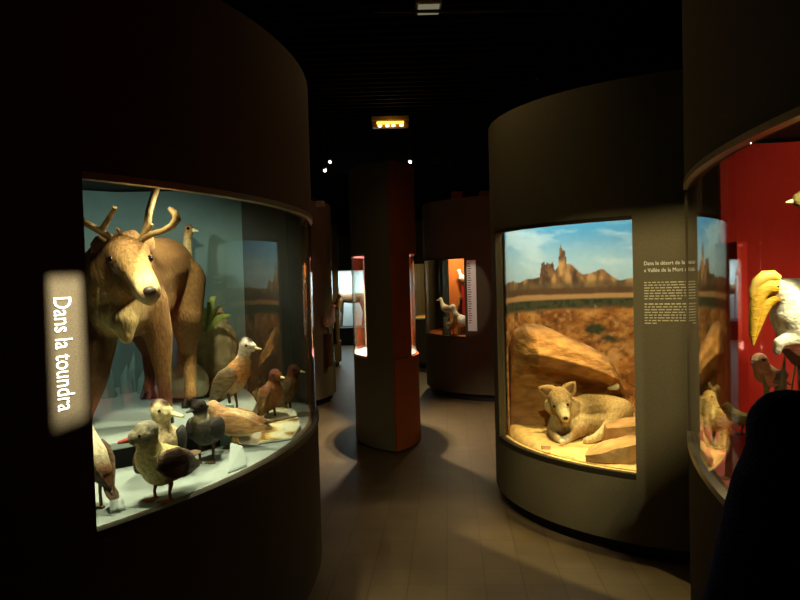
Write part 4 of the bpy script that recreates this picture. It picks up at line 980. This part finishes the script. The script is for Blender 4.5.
# small distant spots
def dot(px, py, Y, label, aim=(0, 5, .5), r=.016):
    p = at(px, py, Y); t = thing('spotlight', label, 'spotlight', tuple(p), 0, 'small lit ceiling spotlights')
    d = (Vector(aim) - p).normalized()
    obj('housing', MB().tube([p - d * .10, p - d * .03, p - d * .002], [.03, .034, .036], 14), 'lamp_metal', t)
    obj('lens', MB().ball(p + d * .0, r, 12, 8), 'lens', t, 180)
    obj('stem', MB().tube([p - d * .06, (p.x - d.x * .06, p.y - d.y * .06, 3.6)], .006, 8), 'black', t)
dot(325, 170.5, 9, 'lower of the two lit ceiling spotlights left of the pillar')
dot(330, 162, 9.4, 'upper of the two lit ceiling spotlights left of the pillar')
dot(410, 162, 9, 'lit ceiling spotlight right of the pillar top')
dot(411, 197.5, 12, 'tiny lit ceiling spotlight low beside the pillar right edge', r=.012)
for px, py, lb in ((457, 199, 'small rust spotlight on top of the orange showcase, left one'), (485, 193.5, 'small rust spotlight on top of the orange showcase, right one')):
    p = at(px, py, 9.25); t = thing('spotlight', lb, 'spotlight', (p.x, p.y, 2.6))
    obj('housing', MB().box((p.x - .07, p.y - .05, 2.61), (p.x + .07, p.y + .05, 2.71)), 'rust', t, 0, bevel=.008)
    obj('foot', MB().box((p.x - .03, p.y - .03, 2.585), (p.x + .03, p.y + .03, 2.612)), 'black', t, 0)
p = at(320, 207, 8.6)
t = thing('spotlight', 'small pale spotlight on top of the left aisle showcase', 'spotlight', (-1.3, 8.75, 2.6))
obj('housing', MB().box((p.x - .05, 8.58, 2.50), (p.x + .05, 8.68, 2.57)), 'lamp_white', t, 0, bevel=.006)
obj('arm', MB().tube([(p.x, 8.63, 2.56), (p.x - .1, 8.7, 2.62), (p.x - .2, 8.8, 2.6)], .012, 8), 'black', t)

def wallpt(px, py, C):
    d = CR @ Vector(((px - 400) / F, (300 - py) / F, -1)); a = d.x ** 2 + d.y ** 2; b = -2 * (d.x * C[0] + d.y * C[1]); c = C[0] ** 2 + C[1] ** 2 - C[2] ** 2
    return Vector((0, 0, 1.6)) + d * ((-b - math.sqrt(max(0, b * b - 4 * a * c))) / (2 * a))
def projector(label, Lp, targets, power, col, soft, g_=.16, half=.09, cone=50):
    T = sum(targets, Vector()) / len(targets); Lp = Vector(Lp); Bd = (T - Lp).normalized()
    sx_ = Bd.cross(Vector((0, 0, 1))).normalized(); sy_ = sx_.cross(Bd).normalized()
    pr = thing('framing_projector', label, 'spotlight', tuple(Lp)); cen = Lp + Bd * g_
    cor = []
    for p in targets: d = p - Lp; cor.append(Lp + d * (g_ / d.dot(Bd)))
    P2 = [((c_ - cen).dot(sx_), (c_ - cen).dot(sy_)) for c_ in cor]
    A_ = sorted(set([round(math.atan2(v_, u_), 5) for u_, v_ in P2] + [round(a * PI / 4, 5) for a in (-3, -1, 1, 3)] + [round(-PI + 2 * PI * i / 40 + .013, 5) for i in range(40)]))
    inn, outer = [], []
    for a in A_:
        dx, dy = cos(a), sin(a); best = 0
        for (x1, y1), (x2, y2) in zip(P2, P2[1:] + P2[:1]):
            ex, ey = x2 - x1, y2 - y1; den = dx * ey - dy * ex
            if abs(den) < 1e-12: continue
            t_ = (x1 * ey - y1 * ex) / den; u_ = (x1 * dy - y1 * dx) / den
            if t_ > 0 and -1e-4 <= u_ <= 1 + 1e-4: best = max(best, t_)
        inn.append(cen + (sx_ * dx + sy_ * dy) * best); outer.append(cen + (sx_ * dx + sy_ * dy) * (half / max(abs(dx), abs(dy)) * 1.03))
    n = len(A_); vs = inn + outer + [v + Bd * .003 for v in inn] + [v + Bd * .003 for v in outer]; fs = []
    for i in range(n):
        j = (i + 1) % n; fs += [(i, j, n + j, n + i), (2 * n + i, 3 * n + i, 3 * n + j, 2 * n + j), (i, 2 * n + i, 2 * n + j, j)]
    obj('shutter', MB().add(vs, fs), 'black', pr, 0)
    sq = [cen + sx_ * a * half + sy_ * b * half for a, b in ((-1, -1), (1, -1), (1, 1), (-1, 1))]
    mb = MB(); L_ = (g_ + .08) / 2; mid = cen - Bd * L_
    for ax_, o_ in ((sx_, sy_), (sy_, sx_)):
        for q in (-1, 1): mb.obox(mid + ax_ * q * half, ax_ * .003, o_ * half * 1.03, Bd * L_)
    mb.obox(cen - Bd * (2 * L_), sx_ * half * 1.03, sy_ * half * 1.03, Bd * .003)
    obj('housing', mb, 'black', pr, 0)
    obj('stem', MB().tube([Lp - Bd * .05 + sy_ * half, (Lp.x - Bd.x * .05, Lp.y - Bd.y * .05, 3.6)], .012, 8), 'black', pr)
    lamp('SPOT', 'framing_light', tuple(Lp), power, col, tuple(T), soft, cone, .2)
projector('added unseen framing projector high over the aisle aimed at the desert text', (.30, 1.55, 3.2),
          [wallpt(x, y, C2) for x, y in ((572, 545), (698, 432), (698, 218), (638, 224), (560, 232), (505, 300), (505, 520))][::1], 290, '#ffe9b0', .006, half=.13, cone=70)  # added projector; its shutter outline is clipped to make a diagonal shadow edge
# framing projector that lights the vertical title on the tundra case
aT1 = rad(-37.2); nrm = Vector((cos(aT1), sin(aT1), 0)); tang = Vector((-nrm.y, nrm.x, 0))
T = Vector((C1[0], C1[1], 1.415)) + nrm * C1[2]
projector('black framing projector on the ceiling aimed at the vertical title', T + nrm * 1.25 + Vector((0, 0, 1.25)),
          [T + tang * a + Vector((0, 0, b)) for a, b in ((-.046, -.218), (.050, -.203), (.050, .218), (-.046, .218))], 900, '#f6f4dc', .0022)

# ------------------------------------------------------------------ visitor at lower right
nv, nv2, tr_, sk = '#3a4488', '#2c356c', '#15151a', '#a8765a'
pv = Vector((.62, .80, 0))
vis = thing('person', 'person in a dark navy coat seen from behind, elbow out, hand in pocket', 'person', tuple(pv))
W3 = lambda a, b, c: (pv.x + a, pv.y + b, c)
pb_ = [
    [(W3(0, 0, .98), .15, nv), (W3(0, 0, 1.12), .145, nv), (W3(0, 0, 1.28), .155, nv), (W3(0, .01, 1.38), .13, nv)],
    [(W3(-.1, 0, 1.0), .12, nv), (W3(-.1, 0, 1.25), .12, nv), (W3(-.10, .0, 1.36), .09, nv)], [(W3(.1, 0, 1.0), .12, nv), (W3(.1, 0, 1.25), .12, nv), (W3(.10, .0, 1.36), .09, nv)],
    [(W3(-.1, .0, 1.0), .125, nv), (W3(-.1, 0, .80), .125, nv)], [(W3(.1, .0, 1.0), .125, nv), (W3(.1, 0, .80), .125, nv)],
    [(W3(-.12, 0, 1.41), .05, nv), (W3(0, 0, 1.43), .06, nv), (W3(.12, 0, 1.41), .05, nv)],
    [(W3(0, .01, 1.44), .06, nv), (W3(0, .02, 1.54), .055, sk), (W3(0, .03, 1.64), .082, sk), (W3(0, .03, 1.70), .088, sk)], [(W3(0, .08, 1.62), .062, sk), (W3(0, .10, 1.585), .035, sk)],
    [(W3(0, .12, 1.655), .014, sk), (W3(0, .135, 1.635), .014, sk)], [(W3(-.086, .03, 1.655), .022, sk)], [(W3(.086, .03, 1.655), .022, sk)],
]
for q in (-1, 1):
    pb_ += [[(W3(q * .175, 0, 1.412), .050, nv), (W3(q * .150, 0, 1.39), .062, nv), (W3(q * .185, -.01, 1.34), .062, nv), (W3(q * .225, -.02, 1.21), .060, nv), (W3(q * .262, -.03, 1.09), .056, nv), (W3(q * .25, .06, 1.0), .050, nv), (W3(q * .21, .12, .93), .045, nv)],
            [(W3(q * .1, 0, .88), .10, tr_), (W3(q * .105, .01, .5), .066, tr_), (W3(q * .11, -.01, .12), .052, tr_)],
            [(W3(q * .11, -.03, .055), .05, '#0c0b0b'), (W3(q * .12, .1, .045), .044, '#0c0b0b'), (W3(q * .125, .16, .038), .036, '#0c0b0b')]]
obj('body', organic(pb_, .011, 5, .012), 'coat', vis, 180)
hm = pmat('brown_hair', '#2a1d14', .6, nscale=40)
obj('hair', organic([[(W3(0, -.0, 1.735), .088, '#2a1d14'), (W3(0, .03, 1.755), .078, '#2a1d14')], [(W3(0, -.035, 1.69), .08, '#2a1d14'), (W3(0, -.03, 1.6), .06, '#2a1d14')]], .012, 3), hm, vis, 180)
obj('collar', MB().strip([tuple((pv + Vector((.083 * cos(a), .015 + .083 * sin(a), 0)))[:2]) for a in [2 * PI * i / 20 for i in range(20)]], 1.455, 1.51, .014, True), pmat('navy_collar', nv2, .9, nscale=60), vis, 60)
for q in (-1, 1):
    obj('pocket', MB().obox(W3(q * .195, .135, .92), (.075, q * -.03, 0), (0, .006, 0), (0, 0, .055)), pmat('navy_pocket', nv2, .9, nscale=60), vis, 0, bevel=.006)
    obj('eye', MB().ball(W3(q * .033, .132, 1.665), .012, 10, 8), 'eye', vis, 180)
obj('mouth', MB().ball(W3(0, .133, 1.595), (.024, .008, .006), 10, 6), pmat('lips', '#8a4a40', .6, nscale=60), vis, 180)

# ------------------------------------------------------------------ faint ambient
w_ = bpy.data.worlds.new('world'); S.world = w_; w_.use_nodes = True
w_.node_tree.nodes['Background'].inputs[0].default_value = (.5, .45, .35, 1)
w_.node_tree.nodes['Background'].inputs[1].default_value = .002
